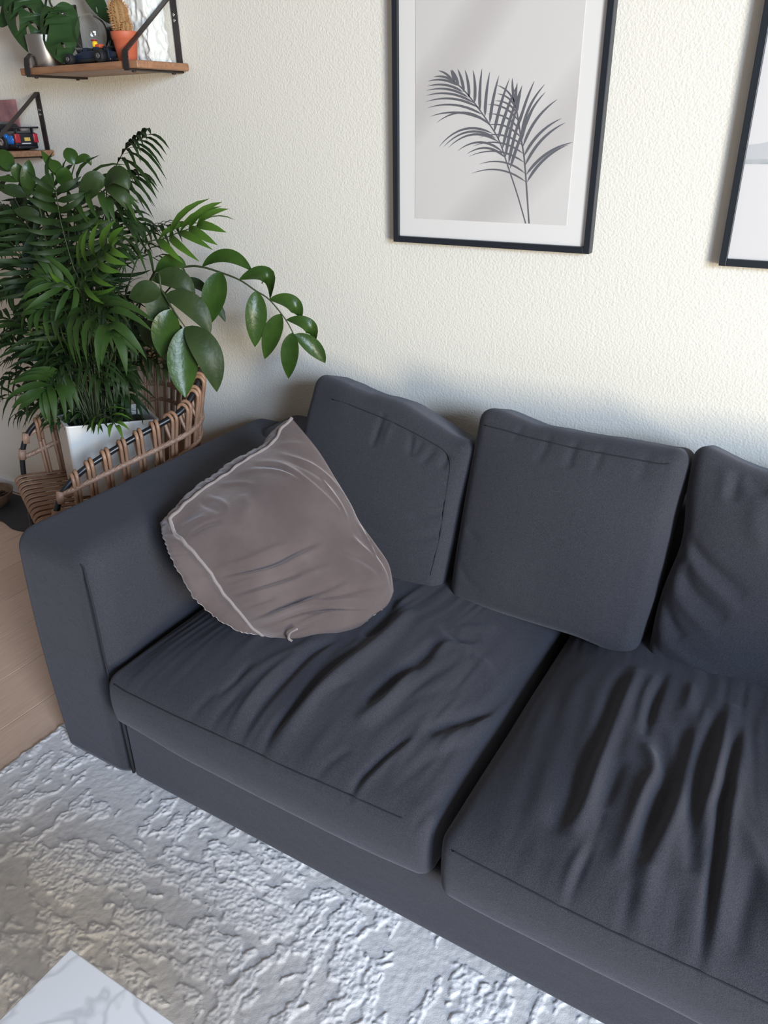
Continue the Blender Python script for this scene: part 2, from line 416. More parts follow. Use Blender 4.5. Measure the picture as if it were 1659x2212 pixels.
def pleat(P2, seed):
    # fine pull lines running from the front seam towards the back, slightly askew
    d = np.array([0.10, 0.995]) if seed == 30 else np.array([-0.09, 0.996]); nrm2 = np.array([d[1], -d[0]])
    q = np.stack([P2 @ d, P2 @ nrm2], 1); q[:, 1] += 0.012 * vnoise(P2, 9, seed + 5)
    a = vnoise(q * np.array([6, 42]), 1, seed + 2); b = vnoise(q * np.array([9, 85]), 1, seed + 3)
    return 0.0050 * a * np.clip(0.5 + vnoise(P2, 5, seed + 6), 0, 1) + 0.0022 * b * np.clip(0.4 + vnoise(P2, 6, seed + 7), 0, 1)
def seat_cushion(name, x0, x1, yf, z0, zs, crown, lines, label, seamz, bow=0.0, seed=0, edge=0.03):
    yb = -0.215
    v, f = rbox((x1 - x0, yb - yf, zs - z0), edge, (190, 165, 12), 6, False, ((x0 + x1) / 2, (yf + yb) / 2, (z0 + zs) / 2))
    u = (v[:, 0] - (x0 + x1) / 2) / ((x1 - x0) / 2); w = (v[:, 1] - (yf + yb) / 2) / ((yb - yf) / 2)
    tz = np.clip((v[:, 2] - z0) / (zs - z0), 0, 1); top = sstep(0.55, 0.98, tz)
    P2 = v[:, :2].copy()
    cr = np.clip(1 - np.abs(u) ** 3.2, 0, 1) * np.clip(1 - np.clip(-w, 0, 1) ** 3.2, 0, 1)
    cr2 = np.clip(1 - np.abs(u) ** 8, 0, 1) * np.clip(1 - np.clip(-w, 0, 1) ** 8, 0, 1)
    lines = [(p, w_ * (0.85 if seed == 30 else 1.0), a_ * (1.6 if seed == 30 else 1.15)) for p, w_, a_ in lines]
    g_ = random.Random(seed); dd = np.array([0.10, 0.995]) if seed == 30 else np.array([-0.09, 0.996])
    for _ in range(16 if seed == 30 else 12):
        a0 = np.array([g_.uniform(x0 + 0.22, x1 - 0.08), yf + g_.uniform(0.03, 0.25)]); L_ = g_.uniform(0.10, 0.26); sk = np.array([g_.uniform(-0.25, 0.35), 0])
        lines.append(([tuple(a0), tuple(a0 + (dd + sk) * L_ * 0.5 + np.array([g_.uniform(-.01, .01), 0])), tuple(a0 + (dd + 1.4 * sk) * L_)], g_.uniform(0.008, 0.014), g_.choice((-1, -1, 1)) * g_.uniform(0.003, 0.006)))
    d = fold(P2, lines) + 0.004 * vnoise(P2, 7, seed + 1) + pleat(P2, seed)
    v[:, 2] += top * (crown * cr + d * (0.25 + 0.75 * cr2))
    # front border bulges and sags a little
    fr = sstep(-0.90, -0.985, w) 
    v[:, 1] -= fr * (bow * np.clip(1 - np.abs(u) ** 4, 0, 1) + 0.010 * np.sin(PI * tz))
    v[:, 2] -= fr * (1 - top) * 0.012 * vnoise(P2, 5, seed + 4)
    o = obj(name, (v, f), M.sofa)
    tag(o, label, 'cushion', 'seat cushions of the charcoal sofa')
    # stitched seam along the front edge
    sv = []
    sel = np.where((fr > 0.05) & (tz > 0.6))[0]
    V = v[sel]
    for x in np.linspace(x0 + 0.03, x1 - 0.03, 60):
        k = np.where(np.abs(V[:, 0] - x) < 0.006)[0]
        if not len(k): continue
        Q = V[k]; j = np.argmin(np.abs(Q[:, 2] - seamz)); sv.append((x, Q[j, 1] - 0.0004, Q[j, 2]))
    sv = np.array(sv); kk = np.ones(9) / 9
    for c in (1, 2): sv[4:-4, c] = np.convolve(sv[:, c], kk, 'valid')
    obj('seam', tube(spline(sv[::3], 120), 0.0016, 6), M.seam, o)
    return o
C1 = [([(-0.791,-1.012),(-0.8,-0.952),(-0.787,-0.874),(-0.784,-0.775),(-0.763,-0.693)], .013, -.010),
      ([(-0.775,-0.984),(-0.768,-0.899),(-0.748,-0.772),(-0.729,-0.624),(-0.74,-0.496)], .022, .012),
      ([(-0.854,-1.001),(-0.858,-0.935),(-0.852,-0.847),(-0.841,-0.737),(-0.814,-0.673)], .014, -.008),
      ([(-0.884,-1.009),(-0.89,-0.933),(-0.885,-0.844),(-0.868,-0.765)], .012, .005),
      ([(-0.597,-1.018),(-0.594,-0.975),(-0.576,-0.923),(-0.55,-0.837)], .010, -.008),
      ([(-0.584,-1.018),(-0.578,-0.971),(-0.561,-0.906),(-0.537,-0.838)], .010, .005),
      ([(-0.659,-0.821),(-0.651,-0.754),(-0.63,-0.629),(-0.627,-0.566)], .018, -.010),
      ([(-0.651,-0.866),(-0.628,-0.793),(-0.627,-0.674)], .018, .008),
      ([(-0.47,-1.012),(-0.448,-0.947),(-0.421,-0.851),(-0.402,-0.76)], .012, -.008),
      ([(-0.446,-1.013),(-0.429,-0.951),(-0.402,-0.865),(-0.386,-0.77)], .012, .006),
      ([(-0.53,-0.815),(-0.49,-0.744),(-0.451,-0.661),(-0.446,-0.548),(-0.449,-0.489)], .016, -.014),
      ([(-0.491,-0.83),(-0.456,-0.749),(-0.431,-0.617),(-0.414,-0.494)], .022, .014),
      ([(-0.44,-0.87),(-0.413,-0.803),(-0.402,-0.703),(-0.398,-0.588)], .012, -.007),
      ([(-0.99,-1.021),(-0.985,-0.967),(-0.969,-0.915)], .012, -.004),
      ([(-0.941,-1.023),(-0.931,-0.957),(-0.916,-0.884)], .012, -.004),
      ([(-0.685,-1.011),(-0.665,-0.966),(-0.635,-0.913)], .010, -.004),
      ([(-0.619,-0.623),(-0.602,-0.571),(-0.555,-0.55)], .016, .004),
      ([(-0.647,-0.512),(-0.592,-0.533),(-0.551,-0.497)], .016, -.004),
      ([(-0.546,-0.569),(-0.51,-0.572),(-0.468,-0.606)], .018, .004),
      ([(-0.612,-0.506),(-0.583,-0.476),(-0.541,-0.438)], .016, .003),
      ([(-0.796,-0.469),(-0.764,-0.565),(-0.769,-0.647)], .016, -.009),
      ([(-0.423,-1.035),(-0.414,-1.001),(-0.394,-0.976)], .008, -.005),
      ([(-0.473,-1.036),(-0.463,-0.994),(-0.454,-0.958)], .008, -.005)]
seat_cushion('seat_cushion', AX1 + 0.012, -0.428, -0.978, 0.203, 0.352, 0.070, C1, 'wrinkled charcoal seat cushion beside the sofa arm, under the taupe pillow', 0.338, 0.006, 30)
C2 = [([(-0.233,-0.463),(-0.23,-0.626),(-0.231,-0.755),(-0.222,-0.852),(-0.235,-0.911)], .020, -.017),
      ([(-0.218,-0.446),(-0.219,-0.57),(-0.211,-0.713),(-0.202,-0.84),(-0.212,-0.903)], .017, .017),
      ([(-0.149,-0.671),(-0.115,-0.723),(-0.119,-0.781),(-0.121,-0.855),(-0.124,-0.932)], .013, .014),
      ([(-0.139,-0.607),(-0.108,-0.684),(-0.099,-0.748),(-0.101,-0.798),(-0.108,-0.895)], .015, -.014),
      ([(-0.163,-0.431),(-0.162,-0.523),(-0.159,-0.605),(-0.152,-0.647)], .010, -.008),
      ([(-0.178,-0.456),(-0.181,-0.533),(-0.168,-0.631)], .011, .006),
      ([(-0.178,-0.853),(-0.174,-0.901),(-0.185,-0.963),(-0.186,-1.038)], .009, .008),
      ([(-0.172,-0.838),(-0.173,-0.938),(-0.178,-1.024)], .009, -.009),
      ([(-0.175,-0.723),(-0.174,-0.78),(-0.176,-0.836)], .013, -.009),
      ([(-0.067,-0.518),(-0.071,-0.675),(-0.07,-0.815),(-0.077,-0.914),(-0.063,-1.01)], .016, .015),
      ([(-0.094,-0.581),(-0.079,-0.714),(-0.086,-0.834),(-0.084,-0.909)], .018, -.018),
      ([(-0.027,-0.481),(-0.023,-0.598),(-0.022,-0.747),(-0.02,-0.835)], .015, .014),
      ([(-0.049,-0.508),(-0.048,-0.662),(-0.037,-0.796),(-0.019,-0.889)], .014, -.014),
      ([(-0.01,-0.54),(-0.003,-0.703),(0.009,-0.842),(0.018,-0.943),(0.025,-1.014)], .010, -.020),
      ([(0.009,-0.542),(0.01,-0.696),(0.017,-0.837),(0.026,-0.938),(0.036,-1.029)], .012, .010),
      ([(0.061,-0.834),(0.061,-0.918),(0.063,-0.974)], .014, -.008),
      ([(-0.284,-1.016),(-0.284,-1.056)], .010, .005),
      ([(-0.234,-0.992),(-0.237,-1.046)], .010, .004),
      ([(-0.108,-0.967),(-0.105,-1.034)], .010, .005),
      ([(-0.094,-0.933),(-0.088,-1.005)], .010, -.006),
      ([(-0.03,-0.909),(-0.021,-0.985),(-0.02,-1.041)], .012, -.005),
      ([(-0.107,-0.454),(-0.102,-0.503),(-0.1,-0.551)], .010, .005)]
seat_cushion('seat_cushion', -0.408, SR - 0.004, -0.990, 0.203, 0.352, 0.072, C2, 'deeply creased charcoal seat cushion right of the gap in the sofa seat', 0.336, 0.010, 60)

# back cushions: local x = width, y = thickness (front is -y), z = height
def back_cushion(cen, w, h, t, lines, label, warp=None, seed=0, seam=None):
    """cen = centre of the front panel"""
    v, f = rbox((w, t, h), 0.032, (100, 6, 95), 6)
    u = v[:, 0] / (w / 2); q = v[:, 2] / (h / 2); fy = sstep(0.05, 0.5, -v[:, 1] / (t / 2)); by = sstep(0.05, 0.5, v[:, 1] / (t / 2))
    puff = np.clip(1 - np.abs(u) ** 3, 0, 1) * np.clip(1 - np.abs(q) ** 3, 0, 1)
    P2 = v[:, [0, 2]].copy()
    v[:, 1] -= fy * (0.030 * puff - 0.012 + 0.62 * fold(P2, [(p_ if len(p_) > 2 else [p_[0], tuple(np.array(p_[0]) + 1.7 * (np.array(p_[1]) - np.array(p_[0])))], w_, a_) for p_, w_, a_ in lines]) + 0.003 * vnoise(P2, 8, seed))
    v[:, 1] += by * (0.012 * puff)
    # soft sides and small ears at the corners
    v[:, 0] *= 1 + 0.02 * np.clip(1 - q ** 2, 0, 1) - 0.008
    v[:, 2] *= 1 + 0.015 * np.clip(1 - u ** 2, 0, 1) - 0.02 * np.clip(1 - np.abs(u) ** 2, 0, 1) * (q > 0.5)
    v[:, 2] += 0.0025 * vnoise(P2, 22, seed + 3) * (q > 0.6) * (1 - puff)
    if warp: warp(v, u, q)
    v[:, 1] += t / 2
    o = obj('back_cushion', (v, f), M.sofa)
    o.location = cen; o.rotation_euler = (-math.radians(18.4), 0, 0)
    tag(o, label, 'cushion', 'back cushions of the charcoal sofa')
    if seam:
        pts = []
        F2_ = v[(fy > 0.2)]
        for x, z in spline(seam, 60):
            k = np.argmin((F2_[:, 0] - x) ** 2 + (F2_[:, 2] - z) ** 2); pts.append(F2_[k] + np.array([0, -0.0006, 0]))
        pts = np.array(pts); kk = np.ones(7) / 7
        for c in (0, 1, 2): pts[3:-3, c] = np.convolve(pts[:, c], kk, 'valid')
        obj('seam', tube(spline(pts[::4], 60), 0.0013, 5), M.seam, o)
    return o
EZ = (0, .316, .949)
B1 = [([(0.009,0.193),(0.003,0.14),(-0.002,0.1)], .008, -.010),
      ([(0.039,0.188),(0.032,0.145)], .008, .005),
      ([(0.091,0.181),(0.094,0.143),(0.096,0.115)], .008, -.009),
      ([(0.12,0.179),(0.112,0.146)], .007, -.006),
      ([(0.152,0.181),(0.138,0.138)], .008, -.008),
      ([(0.183,0.18),(0.179,0.145)], .008, -.010),
      ([(0.127,-0.044),(0.166,-0.04),(0.212,-0.018),(0.242,0.007)], .009, -.006),
      ([(0.028,-0.1),(0.075,-0.106),(0.127,-0.103),(0.189,-0.085),(0.245,-0.046)], .010, -.008),
      ([(0.027,-0.091),(0.081,-0.095),(0.135,-0.09),(0.203,-0.065)], .012, .005),
      ([(0.174,-0.004),(0.214,0.011),(0.243,0.036)], .010, -.005),
      ([(0.206,-0.14),(0.231,-0.123),(0.258,-0.1)], .009, -.005),
      ([(0.224,-0.164),(0.249,-0.148)], .009, -.004)]
def warp1(v, u, q):
    k = sstep(-0.1, 1.0, u) * sstep(-0.2, 1.0, q)
    v[:, 2] -= 0.072 * k
    v[:, 0] += 0.02 * k - 0.012 * sstep(0.3, 1, -q) * sstep(0.4, 1, u)
    v[:, 2] += 0.030 * sstep(0.2, 1, -u) * sstep(0.3, 1, q)
    v[:, 1] += 0.02 * sstep(0.4, 1, -u) * sstep(0.4, 1, q)
back_cushion((-0.946, -0.335, 0.626), 0.478, 0.46, 0.165, B1, 'charcoal back cushion leaning in the sofa corner behind the taupe pillow', warp1, 80,
             [(-0.15, 0.200), (-0.05, 0.186), (0.06, 0.165), (0.15, 0.14), (0.205, 0.115), (0.212, 0.05), (0.212, -0.08), (0.205, -0.18)])
B2 = [([(-0.116,0.232),(-0.124,0.199)], .008, -.004),
      ([(-0.052,0.221),(-0.053,0.18),(-0.065,0.145)], .010, -.005),
      ([(0.014,0.214),(0.008,0.173),(0.009,0.146)], .010, -.007),
      ([(0.072,0.211),(0.067,0.171)], .009, -.005),
      ([(0.159,0.219),(0.156,0.175)], .012, -.005),
      ([(-0.21,-0.128),(-0.177,-0.164),(-0.138,-0.178)], .010, -.004),
      ([(-0.205,-0.042),(-0.181,-0.056)], .010, -.004),
      ([(0.075,-0.209),(0.141,-0.198),(0.193,-0.191)], .010, -.003)]
def warp2(v, u, q):
    v[:, 2] += 0.020 * sstep(0.3, 1, -u) * sstep(0.3, 1, q) - 0.016 * sstep(0.3, 1, u) * sstep(0.3, 1, -q)
    v[:, 0] += 0.012 * sstep(0.3, 1, u) * sstep(0.3, 1, q) - 0.01 * sstep(0.3, 1, u) * sstep(0.3, 1, -q)
back_cushion((-0.460, -0.338, 0.625), 0.468, 0.455, 0.165, B2, 'smooth square charcoal back cushion in the middle of the sofa back', warp2, 90,
             [(-0.205, 0.205), (-0.1, 0.196), (0.03, 0.190), (0.13, 0.190), (0.21, 0.192)])
B3 = [([(-0.239,0.059),(-0.2,0.034),(-0.147,0.005),(-0.086,-0.029)], .014, -.014),
      ([(-0.234,0.034),(-0.184,-0.005),(-0.139,-0.031),(-0.094,-0.061)], .013, .010),
      ([(-0.229,0.001),(-0.192,-0.041),(-0.147,-0.068),(-0.109,-0.083)], .014, -.014),
      ([(-0.241,-0.02),(-0.21,-0.068),(-0.167,-0.1),(-0.119,-0.125)], .013, .009),
      ([(-0.239,-0.077),(-0.213,-0.122),(-0.181,-0.148)], .012, -.012),
      ([(-0.248,-0.124),(-0.218,-0.165),(-0.172,-0.19),(-0.1,-0.211),(-0.022,-0.219)], .013, .008),
      ([(-0.249,-0.156),(-0.229,-0.195),(-0.178,-0.219),(-0.096,-0.232)], .010, -.009),
      ([(-0.154,0.212),(-0.155,0.183),(-0.155,0.15)], .014, -.013),
      ([(-0.18,0.211),(-0.169,0.18),(-0.172,0.142)], .014, .007),
      ([(-0.138,0.207),(-0.113,0.195),(-0.091,0.192)], .012, -.010),
      ([(-0.103,0.181),(-0.101,0.125),(-0.077,0.065)], .02, .008)]
def warp3(v, u, q):
    v[:, 2] += 0.020 * sstep(0.5, 1, -u) * sstep(0.3, 1, q) - 0.012 * np.exp(-((u + 0.35) / 0.3) ** 2) * sstep(0.5, 1, q)
    v[:, 0] += 0.02 * sstep(0.6, 1, -u) * np.exp(-((q - 0.2) / 0.4) ** 2)
back_cushion((0.035, -0.335, 0.616), 0.500, 0.465, 0.175, B3, 'slumped charcoal back cushion with deep diagonal creases at the photo edge', warp3, 100)

# ------------------------------------------------------------------ taupe velvet pillow
def pillow():
    EA = np.array([(-1.11,-0.42,0.806), (-1.12,-0.45,0.787), (-1.12,-0.495,0.761), (-1.14,-0.57,0.743), (-1.16,-0.62,0.721), (-1.174,-0.675,0.707), (-1.18,-0.74,0.69), (-1.18,-0.785,0.676)])
    EB = np.array([(-1.18,-0.785,0.676), (-1.163,-0.795,0.654), (-1.118,-0.805,0.639), (-1.065,-0.8,0.584), (-1.046,-0.79,0.534), (-1.013,-0.78,0.487), (-0.991,-0.765,0.44), (-0.973,-0.75,0.414)])
    EC = np.array([(-0.973,-0.75,0.414), (-0.918,-0.735,0.413), (-0.872,-0.7,0.406), (-0.828,-0.66,0.409), (-0.799,-0.62,0.422), (-0.786,-0.58,0.434), (-0.776,-0.535,0.439), (-0.779,-0.5,0.456)])
    ED = np.array([(-0.779,-0.5,0.456), (-0.797,-0.49,0.518), (-0.84,-0.48,0.559), (-0.888,-0.47,0.599), (-0.919,-0.46,0.636), (-0.968,-0.45,0.69), (-1.024,-0.44,0.75), (-1.093,-0.425,0.804)])
    ED[-1] = EA[0]
    n = 110
    def res(E):
        s = spline(E, 140); d = np.r_[0, np.cumsum(np.linalg.norm(np.diff(s, axis=0), axis=1))]; d /= d[-1]
        t = np.linspace(0, 1, n + 1); return np.stack([np.interp(t, d, s[:, k]) for k in range(3)], 1)
    a, b, c, d = res(EA), res(EB), res(EC), res(ED)
    # u: A->B along EA, and D->C ; v: A->D (reverse of ED), B->C
    top = a; bot = c[::-1]; lef = d[::-1]; rig = b
    t = np.linspace(0, 1, n + 1); U, W = np.meshgrid(t, t, indexing='ij')
    S = ((1 - W)[..., None] * top[:, None] + W[..., None] * bot[:, None] + (1 - U)[..., None] * lef[None] + U[..., None] * rig[None]
         - ((1 - U) * (1 - W))[..., None] * a[0] - (U * (1 - W))[..., None] * a[-1] - ((1 - U) * W)[..., None] * d[0] - (U * W)[..., None] * b[-1])
    nrm = np.array([0.64, -0.30, 0.70]); nrm /= np.linalg.norm(nrm)
    P2 = np.stack([U.ravel(), W.ravel()], 1)
    puff = (1 - np.abs(2 * U - 1) ** 2.6) * (1 - np.abs(2 * W - 1) ** 2.6)
    def uv(p): return p
    L = [([(0.38,0.04),(0.29,0.12),(0.24,0.26),(0.18,0.41),(0.14,0.51)], 0.014, 0.005),
         ([(0.42,0.05),(0.31,0.15),(0.26,0.28),(0.2,0.42)], 0.016, -0.005),
         ([(0.52,0.03),(0.38,0.11),(0.29,0.22),(0.24,0.33),(0.17,0.47)], 0.013, 0.0055),
         ([(0.23,0.0),(0.14,0.08),(0.05,0.16)], 0.016, 0.004),
         ([(0.24,0.07),(0.18,0.17),(0.12,0.26),(0.06,0.36),(0.03,0.43)], 0.014, 0.006),
         ([(0.25,0.11),(0.2,0.2),(0.12,0.32),(0.07,0.42)], 0.016, -0.004),
         ([(0.11,0.31),(0.12,0.38),(0.11,0.48),(0.12,0.55)], 0.013, 0.005),
         ([(0.02,0.38),(0.01,0.48),(0.01,0.56)], 0.014, 0.004),
         ([(0.65,0.02),(0.54,0.09),(0.49,0.16)], 0.014, 0.004),
         ([(0.74,0.05),(0.7,0.13),(0.71,0.21)], 0.016, 0.005),
         ([(0.78,0.04),(0.77,0.11),(0.75,0.19)], 0.016, -0.005),
         ([(0.99,0.07),(0.91,0.12),(0.82,0.15)], 0.015, 0.006),
         ([(0.96,0.19),(0.86,0.2),(0.78,0.23)], 0.015, -0.006),
         ([(0.58,0.16),(0.61,0.23),(0.68,0.29)], 0.03, 0.005),
         ([(0.98,0.49),(0.81,0.54),(0.66,0.55),(0.52,0.54),(0.4,0.55)], 0.013, -0.011),
         ([(0.98,0.53),(0.82,0.56),(0.66,0.58),(0.52,0.57),(0.36,0.58)], 0.016, 0.007),
         ([(0.97,0.45),(0.82,0.48),(0.67,0.48),(0.52,0.49)], 0.016, 0.005),
         ([(0.98,0.64),(0.85,0.64),(0.67,0.64),(0.57,0.64)], 0.012, -0.007),
         ([(0.98,0.67),(0.85,0.67),(0.67,0.67),(0.52,0.66),(0.39,0.68)], 0.014, 0.006),
         ([(0.97,0.58),(0.84,0.59),(0.74,0.6)], 0.012, 0.005),
         ([(0.98,0.74),(0.85,0.73),(0.77,0.72)], 0.011, -0.006),
         ([(1.0,0.84),(0.82,0.79),(0.66,0.77),(0.53,0.76),(0.36,0.77)], 0.012, -0.01),
         ([(1.0,0.86),(0.83,0.82),(0.66,0.79),(0.51,0.78)], 0.013, 0.009),
         ([(0.99,0.91),(0.8,0.85),(0.66,0.83),(0.52,0.85),(0.37,0.91),(0.23,0.97)], 0.013, -0.013),
         ([(0.93,0.85),(0.73,0.81),(0.59,0.8),(0.42,0.85),(0.24,0.93)], 0.014, 0.009),
         ([(0.96,0.97),(0.78,0.92),(0.65,0.88),(0.49,0.88),(0.26,0.97)], 0.012, 0.009),
         ([(0.96,1.0),(0.77,0.93),(0.64,0.9)], 0.012, -0.011),
         ([(0.58,0.79),(0.4,0.82),(0.23,0.87),(0.08,0.92)], 0.014, -0.007),
         ([(0.02,0.66),(0.05,0.75),(0.05,0.84),(0.05,0.95)], 0.016, -0.01),
         ([(0.03,0.62),(0.06,0.7),(0.07,0.78)], 0.016, 0.009),
         ([(0.16,0.62),(0.14,0.7),(0.1,0.77)], 0.02, 0.006),
         ([(0.3,0.64),(0.2,0.73),(0.12,0.84)], 0.025, -0.006)]
    disp = 0.052 * puff.ravel() ** 0.8 + fold(P2, L) * np.clip(puff.ravel() * 4, 0.12, 1) + 0.003 * vnoise(P2, 7, 200) * puff.ravel()
    Fv = S.reshape(-1, 3) + nrm * disp[:, None]
    # thickness: gusset is squashed where the pillow presses into the seat
    thick = 0.060 * (1 - 0.3 * W)
    cen = Fv.mean(0)
    Dv = np.array([-0.085, 0.010, -0.038]) / 0.095
    Bk = S.reshape(-1, 3) + Dv * (thick.ravel()[:, None])
    Bk = Bk - nrm * (0.035 * puff.ravel()[:, None])
    Bk = cen + (Bk - cen) * 0.97
    F = []; N1 = n + 1
    for i in range(n):
        for j in range(n): q = [i * N1 + j, i * N1 + j + 1, (i + 1) * N1 + j + 1, (i + 1) * N1 + j]; F.append(q[::-1])
    V = [Fv]; off = len(Fv)
    V.append(Bk)
    F += [[k + off for k in q[::-1]] for q in list(F)]
    loop = [i * N1 for i in range(n)] + [n * N1 + j for j in range(n)] + [i * N1 + n for i in range(n, 0, -1)] + [j for j in range(n, 0, -1)]
    m = len(loop); rows = []
    K = 7; base = off * 2; prev = loop
    Vall = np.vstack([Fv, Bk]); c0 = Vall[:off].mean(0)
    extra = []
    for k in range(1, K):
        t = k / K; A_ = Vall[loop]; B_ = Vall[[l + off for l in loop]]
        out = A_ - c0; out -= (out @ nrm)[:, None] * nrm; out /= np.linalg.norm(out, axis=1, keepdims=True)
        q_ = np.arange(m); amp = np.where(q_ < n, 0.016 * np.sin(PI * q_ / n), np.where(q_ < 2 * n, 0.052 * np.sin(PI * (q_ - n) / n), 0.008))[:, None]
        ring = A_ * (1 - t) + B_ * t + out * (amp * math.sin(PI * t)) + out * (0.0025 * vnoise(np.stack([np.arange(m) * 0.55, np.full(m, t * 2)], 1), 1, 210))[:, None]
        extra.append(ring); cur = [base + (k - 1) * m + q for q in range(m)]
        for q in range(m): F.append([prev[q], prev[(q + 1) % m], cur[(q + 1) % m], cur[q]])
        prev = cur
    cur = [l + off for l in loop]
    for q in range(m): F.append([prev[q], prev[(q + 1) % m], cur[(q + 1) % m], cur[q]])
    o = obj('throw_pillow', (np.vstack([Vall] + extra), F), M.velvet)
    tag(o, 'taupe grey velvet pillow with piped edge propped in the sofa corner', 'pillow')
    # piping
    wig = lambda P, s: P + nrm * 0.001 + np.stack([0.0012 * np.sin(np.arange(len(P)) * s), 0 * np.arange(len(P)), 0.0012 * np.cos(np.arange(len(P)) * s * 1.3)], 1)
    pa = Fv.reshape(N1, N1, 3)
    path = np.vstack([pa[::2, 0], pa[n, 2::2]])
    obj('piping', tube(wig(path, 0.9), 0.0040, 8), M.piping, o)
    path2 = pa[:, 0][4:100:2] - nrm * 0.012
    outw = np.array([-0.55, 0.35, 0.5]); outw /= np.linalg.norm(outw)
    obj('zip', tube(wig(path2 + outw * 0.004, 1.3), 0.0032, 6), M.velvet, o)
    fl_ = [(-0.867,-0.735,0.472), (-0.881,-0.745,0.464), (-0.895,-0.752,0.453), (-0.904,-0.748,0.433), (-0.903,-0.74,0.421)]
    obj('piping', tube(spline(fl_[1:], 24), 0.0026, 8), M.piping, o)
pillow()

# ------------------------------------------------------------------ pictures on the wall
def picture(name, x0, x1, z0, z1, label, printer):
    fw, dp = 0.0145, 0.026
    root = empty(name, ((x0 + x1) / 2, -dp / 2, z0)); tag(root, label, 'picture', 'framed posters above the sofa')
    yb, yf = -0.001, -dp
    for lo, hi in (((x0, yf, z0), (x0 + fw, yb, z1)), ((x1 - fw, yf, z0), (x1, yb, z1)), ((x0 + fw, yf, z0), (x1 - fw, yb, z0 + fw)), ((x0 + fw, yf, z1 - fw), (x1 - fw, yb, z1))):
        keep(obj('frame_bar', box(lo, hi, 0.0012, 1), M.frame, smooth=False), root)
    mt = keep(obj('mat_board', box((x0 + fw, -0.017, z0 + fw), (x1 - fw, -0.004, z1 - fw), 0.0005, 1), M.paper, smooth=False), root)
    printer(root)
    g = keep(obj('glass_pane', box((x0 + fw, -0.0225, z0 + fw), (x1 - fw, -0.0205, z1 - fw), 0.0003, 1), M.glass, smooth=False), root)
    return root
def blade(b, t, w, bend, y, n=10, d0=None):
    """flat printed leaflet between two points in the picture plane (x,z)"""
    b = np.array(b); t = np.array(t); d = t - b; nn = np.array([-d[1], d[0]])
    s = np.linspace(0, 1, n + 1)
    c = b + s[:, None] * d + (4 * s * (1 - s))[:, None] * nn * bend
    tg = np.gradient(c, axis=0); tg /= np.linalg.norm(tg, axis=1, keepdims=True); no = np.stack([-tg[:, 1], tg[:, 0]], 1)
    wd = w * np.minimum(1, s * 6) ** 0.5 * (1 - s ** 3) ** 0.9 * 0.5 + 0.00012
    V = np.vstack([np.stack([(c + no * wd[:, None])[:, 0], np.full(n + 1, y), (c + no * wd[:, None])[:, 1]], 1), np.stack([(c - no * wd[:, None])[:, 0], np.full(n + 1, y), (c - no * wd[:, None])[:, 1]], 1)])
    F = [[i, i + 1, n + 2 + i, n + 1 + i] for i in range(n)]
    return V, F
def ribbon2(P, w, y):
    P = np.array(P); tg = np.gradient(P, axis=0); tg /= np.linalg.norm(tg, axis=1, keepdims=True); no = np.stack([-tg[:, 1], tg[:, 0]], 1)
    n = len(P) - 1; A_ = P + no * w / 2; B_ = P - no * w / 2
    return np.vstack([np.stack([A_[:, 0], np.full(n + 1, y), A_[:, 1]], 1), np.stack([B_[:, 0], np.full(n + 1, y), B_[:, 1]], 1)]), [[i, i + 1, n + 2 + i, n + 1 + i] for i in range(n)]
PL = [(-0.6945,1.2314),(-0.7202,1.2952),(-0.7472,1.3544),(-0.7714,1.4063),(-0.7984,1.4417),(-0.8271,1.4739),(-0.8556,1.5028),(-0.8799,1.5224),(-0.894,1.5306)]
PR = [(-0.686,1.2318),(-0.6987,1.3156),(-0.7086,1.3741),(-0.7188,1.4124),(-0.7315,1.4625),(-0.7386,1.4842)]
LB = [((-0.8928,1.5297),(-0.9305,1.5517)),((-0.8887,1.5276),(-0.9424,1.5396)),((-0.8778,1.5192),(-0.9565,1.5313)),((-0.8655,1.5063),(-0.9584,1.5212)),((-0.8514,1.4949),(-0.9604,1.5123)),((-0.8372,1.4835),(-0.9611,1.5021)),((-0.8251,1.4738),(-0.9622,1.4892)),((-0.8148,1.4594),(-0.9566,1.4767)),((-0.8005,1.4449),(-0.9493,1.4586)),((-0.7963,1.4385),(-0.9325,1.4452)),((-0.7877,1.4208),(-0.9253,1.3936)),((-0.7794,1.4112),(-0.9128,1.3935)),((-0.7713,1.4031),(-0.9003,1.3919)),((-0.7604,1.3821),(-0.8755,1.3852)),((-0.754,1.3707),(-0.8509,1.3786))]
LU = [((-0.8887,1.5276),(-0.8985,1.5516)),((-0.8778,1.5192),(-0.8958,1.5524)),((-0.8636,1.5062),(-0.8809,1.5527)),((-0.8502,1.4949),(-0.8628,1.5507)),((-0.8365,1.4835),(-0.8427,1.5493)),((-0.8218,1.4674),(-0.8207,1.5514)),((-0.8088,1.4561),(-0.8014,1.5446)),((-0.7965,1.4417),(-0.7789,1.5365)),((-0.7847,1.4224),(-0.7536,1.5292)),((-0.7742,1.4079),(-0.7345,1.5174)),((-0.7626,1.3869),(-0.7224,1.5155)),((-0.754,1.3707),(-0.7246,1.496)),((-0.7455,1.3577),(-0.7112,1.4865)),((-0.741,1.3479),(-0.6935,1.4679))]
RR = [((-0.738,1.4811),(-0.7471,1.5298)),((-0.7351,1.4718),(-0.7347,1.5204)),((-0.7315,1.4625),(-0.7234,1.514)),((-0.725,1.4376),(-0.6952,1.5226)),((-0.7177,1.4124),(-0.6711,1.5153)),((-0.7157,1.406),(-0.6685,1.5004)),((-0.7126,1.3933),(-0.6398,1.4862)),((-0.7086,1.3741),(-0.6276,1.4491)),((-0.7046,1.3548),(-0.6181,1.4408)),((-0.7009,1.3353),(-0.5975,1.4025)),((-0.6972,1.3206),(-0.6069,1.3979))]
